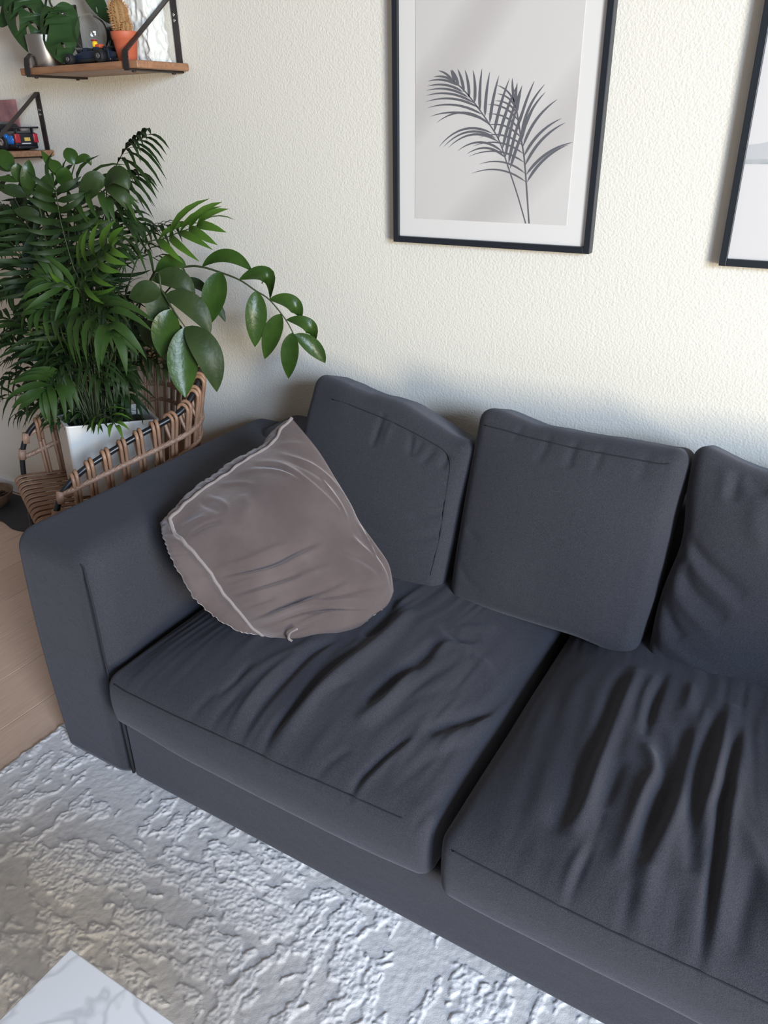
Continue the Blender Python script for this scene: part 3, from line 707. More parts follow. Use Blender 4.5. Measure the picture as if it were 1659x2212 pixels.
RL = [((-0.737,1.478),(-0.7827,1.5175)),((-0.7351,1.4718),(-0.7806,1.5007)),((-0.7314,1.461),(-0.7855,1.4869)),((-0.7283,1.447),(-0.8042,1.4796)),((-0.7236,1.4282),(-0.8032,1.4608)),((-0.7188,1.4124),(-0.8021,1.4386)),((-0.7139,1.3965),(-0.8204,1.413)),((-0.7101,1.379),(-0.8355,1.3951)),((-0.7069,1.3613),(-0.8447,1.3736)),((-0.7034,1.3385),(-0.8179,1.3571)),((-0.6998,1.3205),(-0.8371,1.3367))]
def print_palm(root):
    keep(obj('poster_print', box((-0.990, -0.0178, 1.231), (-0.596, -0.0172, 1.832), 0.0002, 1), M.print1, smooth=False), root)
    y = -0.0181
    sp = 0
    keep(obj('printed_frond', merge(ribbon2(spline(PL, 40), 0.0030, y), *[blade(b, t, 0.0048, -0.09 if i < 9 else -0.17, y - 0.00005 * (i % 3)) for i, (b, t) in enumerate(LB)], *[blade(b, t, 0.0072, -0.05 if i < 5 else 0.03, y - 0.00005 * (i % 3)) for i, (b, t) in enumerate(LU)]), M.leafink, smooth=False), root)
    y = -0.0184
    keep(obj('printed_frond', merge(ribbon2(spline(PR, 40), 0.0034, y), *[blade(b, t, 0.0060, 0.10 if i > 3 else 0.03, y - 0.00005 * (i % 3)) for i, (b, t) in enumerate(RR)], *[blade(b, t, 0.0036, -0.12, y - 0.00005 * (i % 3)) for i, (b, t) in enumerate(RL)]), M.leafink, smooth=False), root)
picture('framed_poster', -1.049, -0.535, 1.173, 1.889, 'black framed poster of two grey palm fronds above the sofa', print_palm)
def print_sea(root):
    keep(obj('poster_print', box((-0.2425, -0.0178, 1.1815), (0.2425, -0.0172, 1.8745), 0.0002, 1), M.print2, smooth=False), root)
    xs = np.linspace(-0.2425, 0.2425, 40); top = 1.405 + 0.006 * np.tanh((xs + 0.19) * 40) + 0.003 * np.sin(xs * 30)
    V = np.vstack([np.stack([xs, np.full(40, -0.01805), np.full(40, 1.362)], 1), np.stack([xs, np.full(40, -0.01805), top], 1)])
    keep(obj('printed_hill', (V, [[i, i + 1, 41 + i, 40 + i] for i in range(39)]), M.haze, smooth=False), root)
    V2 = np.vstack([np.stack([xs, np.full(40, -0.0182), np.full(40, 1.362)], 1), np.stack([xs, np.full(40, -0.0182), 1.371 + 0.0008 * np.sin(xs * 200)], 1)])
    keep(obj('printed_shore', (V2, [[i, i + 1, 41 + i, 40 + i] for i in range(39)]), M.shore, smooth=False), root)
picture('framed_poster', -0.257, 0.257, 1.167, 1.889, 'black framed pale seascape poster cut off at the photo edge', print_sea)

# ------------------------------------------------------------------ coffee table
ct = empty('coffee_table', (-0.35, -1.80, 0.0)); tag(ct, 'white grey veined marble coffee table on the rug', 'table')
keep(obj('tabletop', box((-0.754, -2.30, 0.378), (0.0, -1.462, 0.400), 0.003, 2), M.marble), ct)
for x in (-0.70, -0.054):
    for y in (-2.25, -1.52):
        keep(obj('leg', box((x - 0.015, y - 0.015, 0.010), (x + 0.015, y + 0.015, 0.378), 0.003, 1), M.table_leg, smooth=False), ct)

# ------------------------------------------------------------------ rattan armchair
CAM = np.array([0, -1.825, 1.44])
e1 = np.array([0.89, -0.456]); e1 /= np.linalg.norm(e1); e2 = np.array([-e1[1], e1[0]])
def W(u, v, z):
    """chair space: u across, v from front edge to back, z up"""
    p = np.array([-2.230, -0.455]) + 1.03 * (u * e1 + v * e2)
    return np.array([p[0], p[1], 1.44 - 1.03 * (1.44 - z)])
def Wm(P): return np.array([W(*p) for p in P])
base = W(0.26, 0.25, 0); chair = empty('rattan_armchair', (base[0], base[1], 0.0))
tag(chair, 'rattan armchair with black steel frame holding the white planter', 'chair')
half = [(0.0, 0.006, 0.40), (0.0, 0.010, 0.47), (0.0, 0.022, 0.535), (0.0, 0.052, 0.592), (0.0, 0.11, 0.636), (0.0, 0.19, 0.671), (0.0, 0.28, 0.704), (0.0, 0.35, 0.726), (0.003, 0.400, 0.748), (0.02, 0.442, 0.785), (0.06, 0.475, 0.815), (0.12, 0.495, 0.835), (0.19, 0.505, 0.842), (0.26, 0.507, 0.845)]
railc = half + [(0.52 - u, v, z) for u, v, z in half[::-1][1:]]
rail = spline(railc, 260)
keep(obj('arm_rail', tube(Wm(rail), 0.0088, 10), M.black), chair)
# legs
for u in (0.0, 0.52):
    q = 0.02 if u == 0 else -0.02
    keep(obj('leg', tube(Wm([(u, 0.008, 0.44), (u - q * 0.5, -0.005, 0.2), (u - q, -0.012, 0.035)]), 0.0088, 8), M.black), chair)
    keep(obj('leg', tube(Wm([(u + q * 2, 0.40, 0.42), (u + q, 0.44, 0.2), (u + q, 0.46, 0.035)]), 0.0088, 8), M.black), chair)
cums = np.r_[0, np.cumsum(np.linalg.norm(np.diff(rail, axis=0), axis=1))]
def at_rail(s): return np.array([np.interp(s, cums, rail[:, k]) for k in range(3)])
def outward(p):
    c = np.array([0.26, 0.22]); d = p[:2] - c
    if p[1] < 0.33: d = np.array([np.sign(d[0]), 0.0])
    return d / (np.linalg.norm(d) + 1e-9)
LT = cums[-1]
# the seat ring and two lower hoops follow the rail further down, pulled in a little
def lower(p, k):
    """k 0..1 from rail down to the seat ring"""
    o = outward(p); zr = 0.437 - 0.035 * p[1] / 0.5
    q = p.copy(); q[2] = p[2] + (zr - p[2]) * k; inn = 0.028 * k + 0.05 * k * max(0, (p[1] - 0.30) / 0.2)
    q[:2] = p[:2] - o * inn; return q
s0 = np.interp(0.05, rail[:len(rail) // 2, 1], cums[:len(rail) // 2])
def hoop(zf, slope, name, r):
    h3 = len(rail) // 3; sa = np.interp(zf, rail[:h3, 2], cums[:h3]); P = []
    for s in np.linspace(sa, LT - sa, 130):
        p = at_rail(s); zr = lower(p, 1)[2]; zh = min(zf + slope * (p[1] - 0.03), p[2]); k = (p[2] - zh) / max(p[2] - zr, 1e-3)
        P.append(lower(p, k) + np.r_[outward(p) * 0.013 * min(1, k * 8), 0])
    return keep(obj(name, tube(Wm(P), r, 8), M.rattan2), chair)
hoop(0.580, 0.26, 'cross_rail', 0.0085); hoop(0.515, 0.29, 'cross_rail', 0.0075)
ring = [lower(at_rail(s), 1) for s in np.linspace(s0 - 0.05, LT - s0 + 0.05, 100)]
keep(obj('seat_ring', tube(Wm(ring), 0.0095, 8), M.rattan2), chair)
# rattan strands: pairs looped over the rail
ns = 28
for s in np.linspace(s0 + 0.045, LT - s0 - 0.045, ns):
    p = at_rail(s); o = outward(p); p2 = at_rail(s + 0.01); tg = p2 - p; tg /= np.linalg.norm(tg)
    for side in (-1, 1):
        c = at_rail(s + side * 0.0062)
        R_ = 0.0145
        pts = []
        bottom = lower(c, 1.0); mid1 = lower(c, 0.55); mid2 = lower(c, 0.25)
        pts += [bottom + np.r_[o * 0.010, 0], mid1 + np.r_[o * 0.010, 0], mid2 + np.r_[o * 0.012, 0], c + np.r_[o * R_, -0.012]]
        for a in (15, 55, 90, 125, 165):
            a_ = math.radians(a); pts.append(c + np.r_[o * R_ * math.cos(a_), R_ * math.sin(a_)])
        pts += [c + np.r_[-o * R_, -0.014], c + np.r_[-o * 0.008, -0.038], c + np.r_[o * 0.002, -0.060]]
        keep(obj('rattan_strand', tube(Wm(spline(pts, 36)), 0.0056, 6), M.rattan), chair)
# bindings where hoops meet the front posts
for u in (0.0, 0.52):
    for z in (0.525, 0.575):
        p = at_rail(np.interp(z, rail[:len(rail) // 3, 2], cums[:len(rail) // 3])) if u == 0 else at_rail(LT - np.interp(z, rail[:len(rail) // 3, 2], cums[:len(rail) // 3]))
        keep(obj('binding', tube(Wm([p + (0, -0.003, -0.016), p, p + (0, 0.003, 0.016)]), 0.0118, 10), M.rattan2), chair)
# seat: flat rattan strips rolled over the front bar
keep(obj('front_bar', tube(Wm([(-0.005, 0.0, 0.438), (0.26, -0.006, 0.438), (0.525, 0.0, 0.438)]), 0.012, 10), M.rattan2), chair)
nstrip = 15
for i in range(nstrip):
    u = 0.012 + 0.496 * i / (nstrip - 1)
    for k in (-1, 1):
        uu = u + k * 0.0055
        pts = [(uu, 0.06, 0.424), (uu, 0.015, 0.420), (uu, -0.016, 0.428), (uu, -0.020, 0.442), (uu, -0.006, 0.455), (uu, 0.03, 0.455), (uu + 0.001, 0.12, 0.446), (uu, 0.25, 0.437), (uu, 0.38, 0.424), (uu, 0.44, 0.414)]
        if uu < 0.07 or uu > 0.45: pts = pts[:-1]
        keep(obj('seat_strip', tube(Wm(spline(pts, 30)), 0.0056, 6, flat=0.6), M.rattan), chair)
for v in (0.10, 0.22, 0.34):
    keep(obj('seat_rail', tube(Wm([(0.0, v, 0.438 - 0.02 * v / 0.1 * 0.2), (0.26, v, 0.436 - 0.035 * v), (0.52, v, 0.438 - 0.02 * v / 0.1 * 0.2)]), 0.008, 8), M.rattan2), chair)

# ------------------------------------------------------------------ planter
def planter():
    u0, u1, v0, v1 = 0.115, 0.300, 0.095, 0.365
    tilt = math.radians(-6.5)
    org = np.array([0, v0, 0.463])
    def T(u, v, z):
        dv = v - v0; return W(u, v0 + dv * math.cos(tilt) - z * math.sin(tilt), org[2] + dv * math.sin(tilt) + z * math.cos(tilt))
    H = 0.225; uc, vc = (u0 + u1) / 2, (v0 + v1) / 2; hu, hv = (u1 - u0) / 2, (v1 - v0) / 2
    def ringp(k, z, rad):
        pts = []; a, b = hu * k, hv * k
        for cx, cy, a0 in ((a - rad, b - rad, 0), (-a + rad, b - rad, 90), (-a + rad, -b + rad, 180), (a - rad, -b + rad, 270)):
            for t in (0, 30, 60, 90):
                an = math.radians(a0 + t); pts.append((uc + cx + rad * math.cos(an), vc + cy + rad * math.sin(an), z))
        return pts
    rings = [ringp(0.82, 0, .012), ringp(0.84, 0.004, .012), ringp(0.99, H - 0.01, .012), ringp(1.0, H - 0.003, .012), ringp(0.99, H, .011), ringp(0.93, H, .008), ringp(0.92, H - 0.004, .008), ringp(0.90, H - 0.035, .008)]
    V = np.array([T(*p) for r in rings for p in r]); n = 16; F = []
    for i in range(len(rings) - 1):
        for k in range(n): F.append([i * n + k, i * n + (k + 1) % n, (i + 1) * n + (k + 1) % n, (i + 1) * n + k])
    F.append(list(range(n))[::-1]); F.append([(len(rings) - 1) * n + k for k in range(n)])
    o = obj('planter', (V, F), M.white)
    for p in o.data.polygons: p.use_smooth = False
    tag(o, 'white square glazed planter standing on the rattan armchair', 'planter')
    so = [T(*p) for p in ringp(0.895, H - 0.032, .008)]
    obj('soil', (np.array(so), [list(range(16))]), M.soil, o, smooth=False)
    return T(uc, vc, H - 0.03)
ROOT = planter()

# ------------------------------------------------------------------ leaves
def leaf(b, t, w, up, bulge=0.0, cup=0.15, n=7, p0=0.55, p1=0.75, via=None, twist=0.0):
    b = np.array(b, float); t = np.array(t, float); up = np.array(up, float); up /= np.linalg.norm(up)
    s = np.linspace(0, 1, n + 1); d = t - b; L = np.linalg.norm(d)
    if via is not None:
        m = np.array(via, float); c = ((1 - s) ** 2)[:, None] * b + (2 * s * (1 - s))[:, None] * (2 * m - 0.5 * (b + t)) + (s ** 2)[:, None] * t
    else: c = b + s[:, None] * d + (4 * s * (1 - s) * bulge * L)[:, None] * up
    tg = np.gradient(c, axis=0); tg /= np.linalg.norm(tg, axis=1, keepdims=True) + 1e-12
    side = np.cross(tg, up); side /= np.linalg.norm(side, axis=1, keepdims=True) + 1e-9
    nr = np.cross(side, tg)
    if twist:
        a = twist * s; side, nr = side * np.cos(a)[:, None] + nr * np.sin(a)[:, None], -side * np.sin(a)[:, None] + nr * np.cos(a)[:, None]
    pr = s ** p0 * (1 - s) ** p1; pr = pr / pr.max() * w / 2; pr[0] = w * 0.03; pr[-1] = w * 0.01
    V = []; 
    for k, cu in ((-1, 1), (-0.5, 0.3), (0, 0), (0.5, 0.3), (1, 1)): V.append(c + side * (k * pr)[:, None] + nr * (cup * cu * pr)[:, None])
    V = np.vstack(V); F = []; N = n + 1
    for k in range(4):
        for i in range(n): F.append([k * N + i, k * N + i + 1, (k + 1) * N + i + 1, (k + 1) * N + i])
    return V, F
def leaf3(b, t, w, up, bulge, n=5):
    b = np.array(b, float); t = np.array(t, float); up = np.array(up, float)
    s = np.linspace(0, 1, n + 1); d = t - b; L = np.linalg.norm(d)
    c = b + s[:, None] * d + (4 * s * (1 - s) * bulge * L)[:, None] * up
    tg = np.gradient(c, axis=0); tg /= np.linalg.norm(tg, axis=1, keepdims=True) + 1e-12
    side = np.cross(tg, up); side /= np.linalg.norm(side, axis=1, keepdims=True) + 1e-9; nr = np.cross(side, tg)
    pr = s ** 0.45 * (1 - s) ** 0.8; pr = pr / pr.max() * w / 2; pr[0] = w * 0.12; pr[-1] = 0.0002
    V = np.vstack([c - side * pr[:, None] + nr * (0.25 * pr)[:, None], c, c + side * pr[:, None] + nr * (0.25 * pr)[:, None]]); N = n + 1
    F = [[k * N + i, k * N + i + 1, (k + 1) * N + i + 1, (k + 1) * N + i] for k in range(2) for i in range(n)]
    return V, F

# ------------------------------------------------------------------ parlour palm
palm = empty('parlour_palm', tuple(ROOT)); tag(palm, 'bushy dark green parlour palm growing in the white planter', 'plant')
stuffV = {0: [], 1: [], 2: []}
VIEW = CAM
def frond(path, npair, Ll, wl, mi, droop=0.35, start=0.35, spread=62, parts=True, face=0.35, seed=0, term=True, lean=None):
    r = random.Random(seed)
    P = spline(path, 40); 
    root_j = ROOT + np.array([r.uniform(-0.05, 0.05), r.uniform(-0.06, 0.06), -0.004])
    T = np.gradient(P, axis=0); T /= np.linalg.norm(T, axis=1, keepdims=True)
    rad = np.linspace(0.0024, 0.0010, len(P))
    fo = obj('frond', tube(P, rad, 5), M.stem); keep(fo, palm)
    leaves = []
    m = len(P) - 1
    for i in range(npair):
        f = start + (1 - start) * (i + 0.5) / npair; k = f * m; a = int(k); q = k - a
        c = P[a] * (1 - q) + P[min(a + 1, m)] * q; t = T[a]
        tov = VIEW - c; tov /= np.linalg.norm(tov)
        pn = np.array([0, 0, 1.0]) * (1 - face) + tov * face
        pn = pn - (pn @ t) * t; pn /= np.linalg.norm(pn) + 1e-9
        lat = np.cross(t, pn)
        ff = (i + 0.5) / npair
        ln = Ll * (0.62 + 0.38 * math.sin(PI * min(1, ff * 0.85 + 0.18))) * r.uniform(0.9, 1.08)
        an = math.radians(spread * (1 - 0.45 * ff) + r.uniform(-6, 6))
        for sgn in (-1, 1):
            if lean == 'right':
                dv = np.array([0.90 + 0.1 * sgn, 0.22 * sgn - 0.25, 0.10 - 0.75 * (1 - ff) * 0.8 - (0.35 if sgn > 0 else 0.0)]); dv /= np.linalg.norm(dv)
                leaves.append(leaf3(c, c + dv * ln, wl * r.uniform(0.85, 1.15), np.array([0.25, -0.15, 0.95]), 0.20)); continue
            dirv = t * math.cos(an) + sgn * lat * math.sin(an) + pn * 0.10 + np.array([0, 0, -droop * 0.7])
            dirv /= np.linalg.norm(dirv)
            tip = c + dirv * ln
            V, F = leaf3(c, tip, wl * r.uniform(0.85, 1.15), pn if abs(pn @ dirv) < 0.95 else np.array([0, 0, 1.0]), droop * 0.42)
            leaves.append((V, F))
    if term:
        t = T[-1]; d = t + np.array([0, 0, -droop * 0.6]); d /= np.linalg.norm(d)
        pn = np.array([0, 0, 1.0]) - t[2] * t; pn /= np.linalg.norm(pn) + 1e-9
        leaves.append(leaf3(P[-1], P[-1] + d * Ll * 0.75, wl, pn, droop * 0.4))
    if parts:
        for V, F in leaves: keep2(obj('leaflet', (V, F), M.palm[mi]), fo, palm)
    else: stuffV[mi] += leaves
def keep2(o, part, thing):
    o.parent = part; o.matrix_parent_inverse = Matrix.Identity(4); return o
def pth(*pts):
    """start inside the pot, then through the given points"""
    p0 = ROOT + np.array([random.uniform(-0.05, 0.05), random.uniform(-0.06, 0.06), -0.004])
    first = np.array(pts[0]); mid = p0 * 0.45 + first * 0.55 + np.array([0, 0, 0.03])
    return [tuple(p0), tuple(mid)] + list(pts)
# large fronds seen one by one
frond(pth((-1.793,-0.3,1.236), (-1.771,-0.3,1.306), (-1.734,-0.3,1.347), (-1.699,-0.29,1.39), (-1.673,-0.28,1.409), (-1.649,-0.26,1.423)), 10, .150, .0135, 0, .85, .44, 58, face=.4, seed=1, lean='right', term=False)
frond(pth((-1.827,-0.27,1.204), (-1.793,-0.26,1.281), (-1.753,-0.25,1.321), (-1.722,-0.24,1.329)), 8, .140, .014, 0, .8, .42, 58, face=.4, seed=2, lean='right', term=False)
frond(pth((-1.816,-0.24,1.101), (-1.76,-0.22,1.163), (-1.694,-0.21,1.19), (-1.631,-0.2,1.199)), 9, .10, .0115, 0, .95, .40, 60, face=.2, seed=3)
frond(pth((-1.637,-0.34,1.153), (-1.553,-0.33,1.19), (-1.488,-0.32,1.211), (-1.445,-0.31,1.226)), 5, .135, .022, 2, .35, .5, 36, face=.6, seed=4)
frond(pth((-1.709,-0.5,1.033), (-1.63,-0.53,1.034), (-1.554,-0.56,1.029), (-1.519,-0.575,1.003)), 7, .150, .025, 1, .8, .42, 66, face=.75, seed=5)
frond(pth((-1.897,-0.44,0.823), (-1.894,-0.48,0.812), (-1.89,-0.52,0.8), (-1.895,-0.54,0.782)), 7, .125, .021, 1, .55, .38, 66, face=.7, seed=6)
frond(pth((-1.779,-0.45,0.718), (-1.694,-0.49,0.732), (-1.633,-0.52,0.727)), 3, .075, .013, 2, .55, .55, 66, face=.7, seed=7)
frond(pth((-1.75,-0.46,1.069), (-1.737,-0.48,1.129), (-1.734,-0.49,1.193), (-1.726,-0.5,1.256), (-1.72,-0.5,1.315)), 11, .112, .0145, 0, .7, .36, 60, face=.45, seed=8)
frond(pth((-1.891,-0.46,1.04), (-1.898,-0.48,1.088), (-1.922,-0.49,1.145), (-1.973,-0.49,1.188), (-2.013,-0.49,1.202)), 10, .115, .013, 0, .6, .40, 55, face=.6, seed=9)
frond(pth((-1.886,-0.42,1.065), (-1.903,-0.43,1.149), (-1.947,-0.44,1.216), (-1.996,-0.45,1.239)), 10, .115, .013, 0, .6, .4, 55, face=.6, seed=10)
frond(pth((-2.006,-0.4,0.859), (-2.066,-0.42,0.917), (-2.124,-0.43,0.943), (-2.207,-0.43,0.943)), 8, .11, .014, 0, .6, .4, 58, face=.5, seed=11)
frond(pth((-2.064,-0.38,0.82), (-2.166,-0.38,0.844), (-2.243,-0.38,0.848), (-2.339,-0.38,0.828)), 8, .10, .012, 0, .8, .4, 58, face=.4, seed=12)
frond(pth((-1.889,-0.24,0.772), (-1.834,-0.22,0.804), (-1.781,-0.21,0.811), (-1.732,-0.2,0.801)), 8, .10, .014, 0, 1.0, .35, 62, face=.3, seed=13)
frond(pth((-1.702,-0.5,1.069), (-1.706,-0.53,1.082), (-1.728,-0.55,1.099), (-1.761,-0.56,1.105)), 7, .11, .017, 1, .45, .35, 60, face=.7, seed=14)
frond(pth((-1.716,-0.48,1.075), (-1.646,-0.5,1.128), (-1.585,-0.51,1.171), (-1.542,-0.51,1.193)), 6, .12, .021, 2, .35, .35, 46, face=.7, seed=15)
frond(pth((-1.804,-0.4,1.218), (-1.748,-0.41,1.288), (-1.675,-0.42,1.31), (-1.619,-0.42,1.292)), 7, .12, .02, 1, .6, .42, 55, face=.6, seed=16)
frond(pth((-1.809,-0.48,1.028), (-1.818,-0.51,1.029), (-1.851,-0.53,1.01)), 6, .10, .016, 1, .7, .38, 64, face=.6, seed=17)
# the rest of the bush
rb = random.Random(11)
def fill(n, xr, zr, yr, mi, seed0):
    for i in range(n):
        for _ in range(40):
            tip = np.array([rb.uniform(*xr), rb.uniform(*yr), rb.uniform(*zr)])
            if tip[1] < -0.13 and not (tip[0] > -1.50 and tip[2] < 0.70): break
        p0 = ROOT + np.array([rb.uniform(-0.06, 0.06), rb.uniform(-0.07, 0.07), -0.004])
        d = tip - p0
        m1 = p0 + d * np.array([0.25, 0.25, 0.55]) ; m2 = p0 + d * np.array([0.62, 0.62, 0.95]) + np.array([0, 0, 0.04])
        frond([tuple(p0), tuple(m1), tuple(m2), tuple(tip)], 8, rb.uniform(.09, .125), rb.uniform(.011, .016), mi if rb.random() < 0.75 else rb.choice((0, 1)), rb.uniform(.4, .9), .42, 58, parts=False, face=rb.uniform(.1, .6), seed=seed0 + i)
fill(30, (-2.25, -1.62), (0.98, 1.30), (-0.50, -0.20), 0, 300)
fill(28, (-2.35, -1.68), (0.80, 1.02), (-0.50, -0.16), 0, 400)
fill(9, (-2.3, -1.9), (0.62, 0.82), (-0.5, -0.18), 0, 500)
fill(6, (-1.85, -1.66), (0.70, 0.95), (-0.34, -0.18), 0, 600)
for mi, lst in stuffV.items():
    if lst:
        o = keep(obj('leaf_mass', merge(*lst), M.palm[mi]), palm); o['kind'] = 'stuff'
# bare stems and offshoots near the soil
for i in range(34):
    p0 = ROOT + np.array([rb.uniform(-0.07, 0.07), rb.uniform(-0.08, 0.08), -0.004]); t = p0 + np.array([rb.uniform(-0.10, 0.08), rb.uniform(-0.06, 0.06), rb.uniform(0.18, 0.40)])
    keep(obj('stem', tube(spline([p0, (p0 + t) / 2 + np.array([0, 0, 0.02]), t], 8), 0.0026, 5), M.stem), palm)
for i in range(8):
    p0 = ROOT + np.array([rb.uniform(-0.07, 0.07), rb.uniform(-0.08, 0.02), 0.0]); a = rb.uniform(0, 2 * PI); t = p0 + np.array([0.07 * math.cos(a), 0.07 * math.sin(a) - 0.02, rb.uniform(0.03, 0.09)])
    frond([tuple(p0), tuple((p0 + t) / 2 + np.array([0, 0, 0.03])), tuple(t)], 3, .06, .011, 0, .5, .4, 60, parts=True, face=.4, seed=700 + i)

# ------------------------------------------------------------------ glossy broad-leaved plant
zzp = empty('glossy_leaf_plant', tuple(ROOT)); tag(zzp, 'arching stems with broad glossy oval leaves reaching over the sofa arm', 'plant')
def zstem(pts, r0=0.0034, r1=0.0016):
    P = spline(pts, 50); s = obj('stem', tube(P, np.linspace(r0, r1, len(P)), 6), M.stem); keep(s, zzp); return s
def zleaf(st, b, t, w, via=None, bulge=0.12, up=None, dark=False, cup=0.22, tw=0.0):
    b = np.array(b); t = np.array(t); c = (b + t) / 2
    if up is None:
        v = VIEW - c; v /= np.linalg.norm(v); up = 0.75 * v + 0.35 * np.array([0, 0, 1.0]) + 0.15 * np.array([rb.uniform(-1, 1), 0, rb.uniform(-1, 1)])
    o = obj('leaf', leaf(b, t, w * 1.16, up, bulge, cup, 16, 0.72, 0.88, via=via, twist=tw), M.zzd if dark else M.zz); keep2(o, st, zzp)
    return o
p0 = ROOT + np.array([0.03, 0.02, 0]); 
S1 = zstem([p0, p0 + np.array([0.06, 0.02, 0.22]), (-1.61,-0.33,1.099), (-1.514,-0.31,1.119), (-1.467,-0.3,1.121), (-1.414,-0.29,1.11), (-1.357,-0.28,1.093), (-1.316,-0.27,1.068), (-1.282,-0.26,1.047), (-1.243,-0.25,1.0), (-1.224,-0.245,0.964)])
ZU = (0.25, -0.45, 0.85)
zleaf(S1, (-1.462,-0.3,1.122), (-1.338,-0.25,1.111), .034, via=(-1.399,-0.27,1.147), up=(0.1, -0.75, 0.65))
zleaf(S1, (-1.358,-0.28,1.094), (-1.312,-0.22,1.038), .040, via=(-1.304,-0.24,1.101), up=(0.0, -0.75, 0.66))
zleaf(S1, (-1.282,-0.26,1.047), (-1.222,-0.21,0.99), .036, via=(-1.233,-0.23,1.036), up=(0.0, -0.7, 0.7))
zleaf(S1, (-1.239,-0.25,0.998), (-1.191,-0.2,0.928), .032, via=(-1.19,-0.22,0.98), up=(0.0, -0.7, 0.7))
zleaf(S1, (-1.22,-0.245,0.961), (-1.159,-0.2,0.882), .036, via=(-1.18,-0.22,0.927), up=(0.3, -0.8, 0.5))
zleaf(S1, (-1.225,-0.245,0.965), (-1.242,-0.255,0.843), .042, bulge=.08)
zleaf(S1, (-1.255,-0.25,1.011), (-1.297,-0.28,0.895), .044, bulge=.08)
zleaf(S1, (-1.314,-0.27,1.068), (-1.318,-0.29,0.927), .048, bulge=.08)
zleaf(S1, (-1.409,-0.29,1.111), (-1.432,-0.33,0.981), .056, bulge=.08)
zleaf(S1, (-1.509,-0.31,1.122), (-1.571,-0.36,1.109), .038, via=(-1.535,-0.34,1.132))
S2 = zstem([ROOT + np.array([0.05, -0.02, 0]), ROOT + np.array([0.10, -0.04, 0.20]), (-1.542,-0.4,1.101), (-1.493,-0.42,1.078), (-1.45,-0.43,1.034), (-1.418,-0.43,0.996)])
zleaf(S2, (-1.496,-0.42,1.075), (-1.56,-0.47,1.065), .054, dark=True, bulge=.1)
zleaf(S2, (-1.543,-0.4,1.097), (-1.447,-0.36,1.045), .046, via=(-1.473,-0.38,1.1), dark=True)
zleaf(S2, (-1.483,-0.42,1.069), (-1.384,-0.38,0.972), .052, via=(-1.414,-0.4,1.042), dark=True)
zleaf(S2, (-1.461,-0.43,1.037), (-1.487,-0.46,0.92), .060, bulge=.08)
zleaf(S2, (-1.419,-0.43,0.997), (-1.4,-0.48,0.831), .066, via=(-1.413,-0.46,0.913))
zleaf(S2, (-1.419,-0.43,0.997), (-1.347,-0.42,0.837), .062, via=(-1.354,-0.43,0.938), dark=True)
zleaf(S2, (-1.508,-0.41,1.079), (-1.518,-0.44,0.996), .05, dark=True)
S3 = zstem([ROOT + np.array([0.04, 0.04, 0]), ROOT + np.array([0.12, 0.05, 0.25]), (-1.581,-0.28,1.072), (-1.54,-0.26,1.022)])
zleaf(S3, (-1.567,-0.28,1.07), (-1.496,-0.25,1.035), .026, via=(-1.528,-0.26,1.066), dark=True)
zleaf(S3, (-1.54,-0.26,1.022), (-1.467,-0.23,0.964), .026, via=(-1.492,-0.24,1.009), dark=True)
zleaf(S3, (-1.548,-0.27,1.034), (-1.553,-0.27,1.009), .022)
zleaf(S3, (-1.541,-0.33,0.971), (-1.554,-0.33,0.915), .026, dark=True)
zleaf(S3, (-1.614,-0.36,0.977), (-1.649,-0.36,0.907), .04, dark=True)
S4 = zstem([ROOT + np.array([-0.04, -0.05, 0]), ROOT + np.array([-0.04, -0.08, 0.28]), (-1.849,-0.46,1.235), (-1.887,-0.46,1.292), (-1.912,-0.46,1.325), (-1.942,-0.455,1.35)])
zleaf(S4, (-1.886,-0.46,1.293), (-1.868,-0.45,1.377), .032)
zleaf(S4, (-1.911,-0.46,1.324), (-1.902,-0.46,1.369), .029)
zleaf(S4, (-1.941,-0.455,1.349), (-1.978,-0.45,1.4), .036)
zleaf(S4, (-1.912,-0.46,1.325), (-1.977,-0.48,1.33), .017)
zleaf(S4, (-1.889,-0.46,1.292), (-1.944,-0.5,1.31), .030, dark=True)
zleaf(S4, (-1.942,-0.455,1.35), (-1.989,-0.46,1.362), .020, dark=True)
zleaf(S4, (-1.858,-0.46,1.258), (-1.798,-0.44,1.347), .036)
zleaf(S4, (-1.849,-0.46,1.235), (-1.902,-0.5,1.26), .032, dark=True)
S5 = zstem([ROOT + np.array([0.0, -0.04, 0]), ROOT + np.array([0.0, -0.06, 0.28]), (-1.783,-0.42,1.293), (-1.759,-0.42,1.333), (-1.736,-0.42,1.365)])
zleaf(S5, (-1.736,-0.42,1.365), (-1.754,-0.42,1.403), .030)
zleaf(S5, (-1.735,-0.42,1.366), (-1.7,-0.4,1.362), .020, via=(-1.706,-0.41,1.379))
zleaf(S5, (-1.767,-0.44,1.314), (-1.744,-0.44,1.36), .036)
zleaf(S5, (-1.763,-0.45,1.335), (-1.814,-0.45,1.398), .018, bulge=.03)
zleaf(S5, (-1.76,-0.45,1.345), (-1.787,-0.45,1.377), .026)
zleaf(S5, (-1.631,-0.43,1.317), (-1.693,-0.46,1.283), .050, via=(-1.644,-0.45,1.323), dark=True)
zleaf(S5, (-1.629,-0.43,1.319), (-1.557,-0.42,1.311), .045, via=(-1.577,-0.43,1.341), dark=True)
zleaf(S5, (-1.627,-0.43,1.317), (-1.573,-0.42,1.265), .034, via=(-1.582,-0.43,1.304), dark=True)

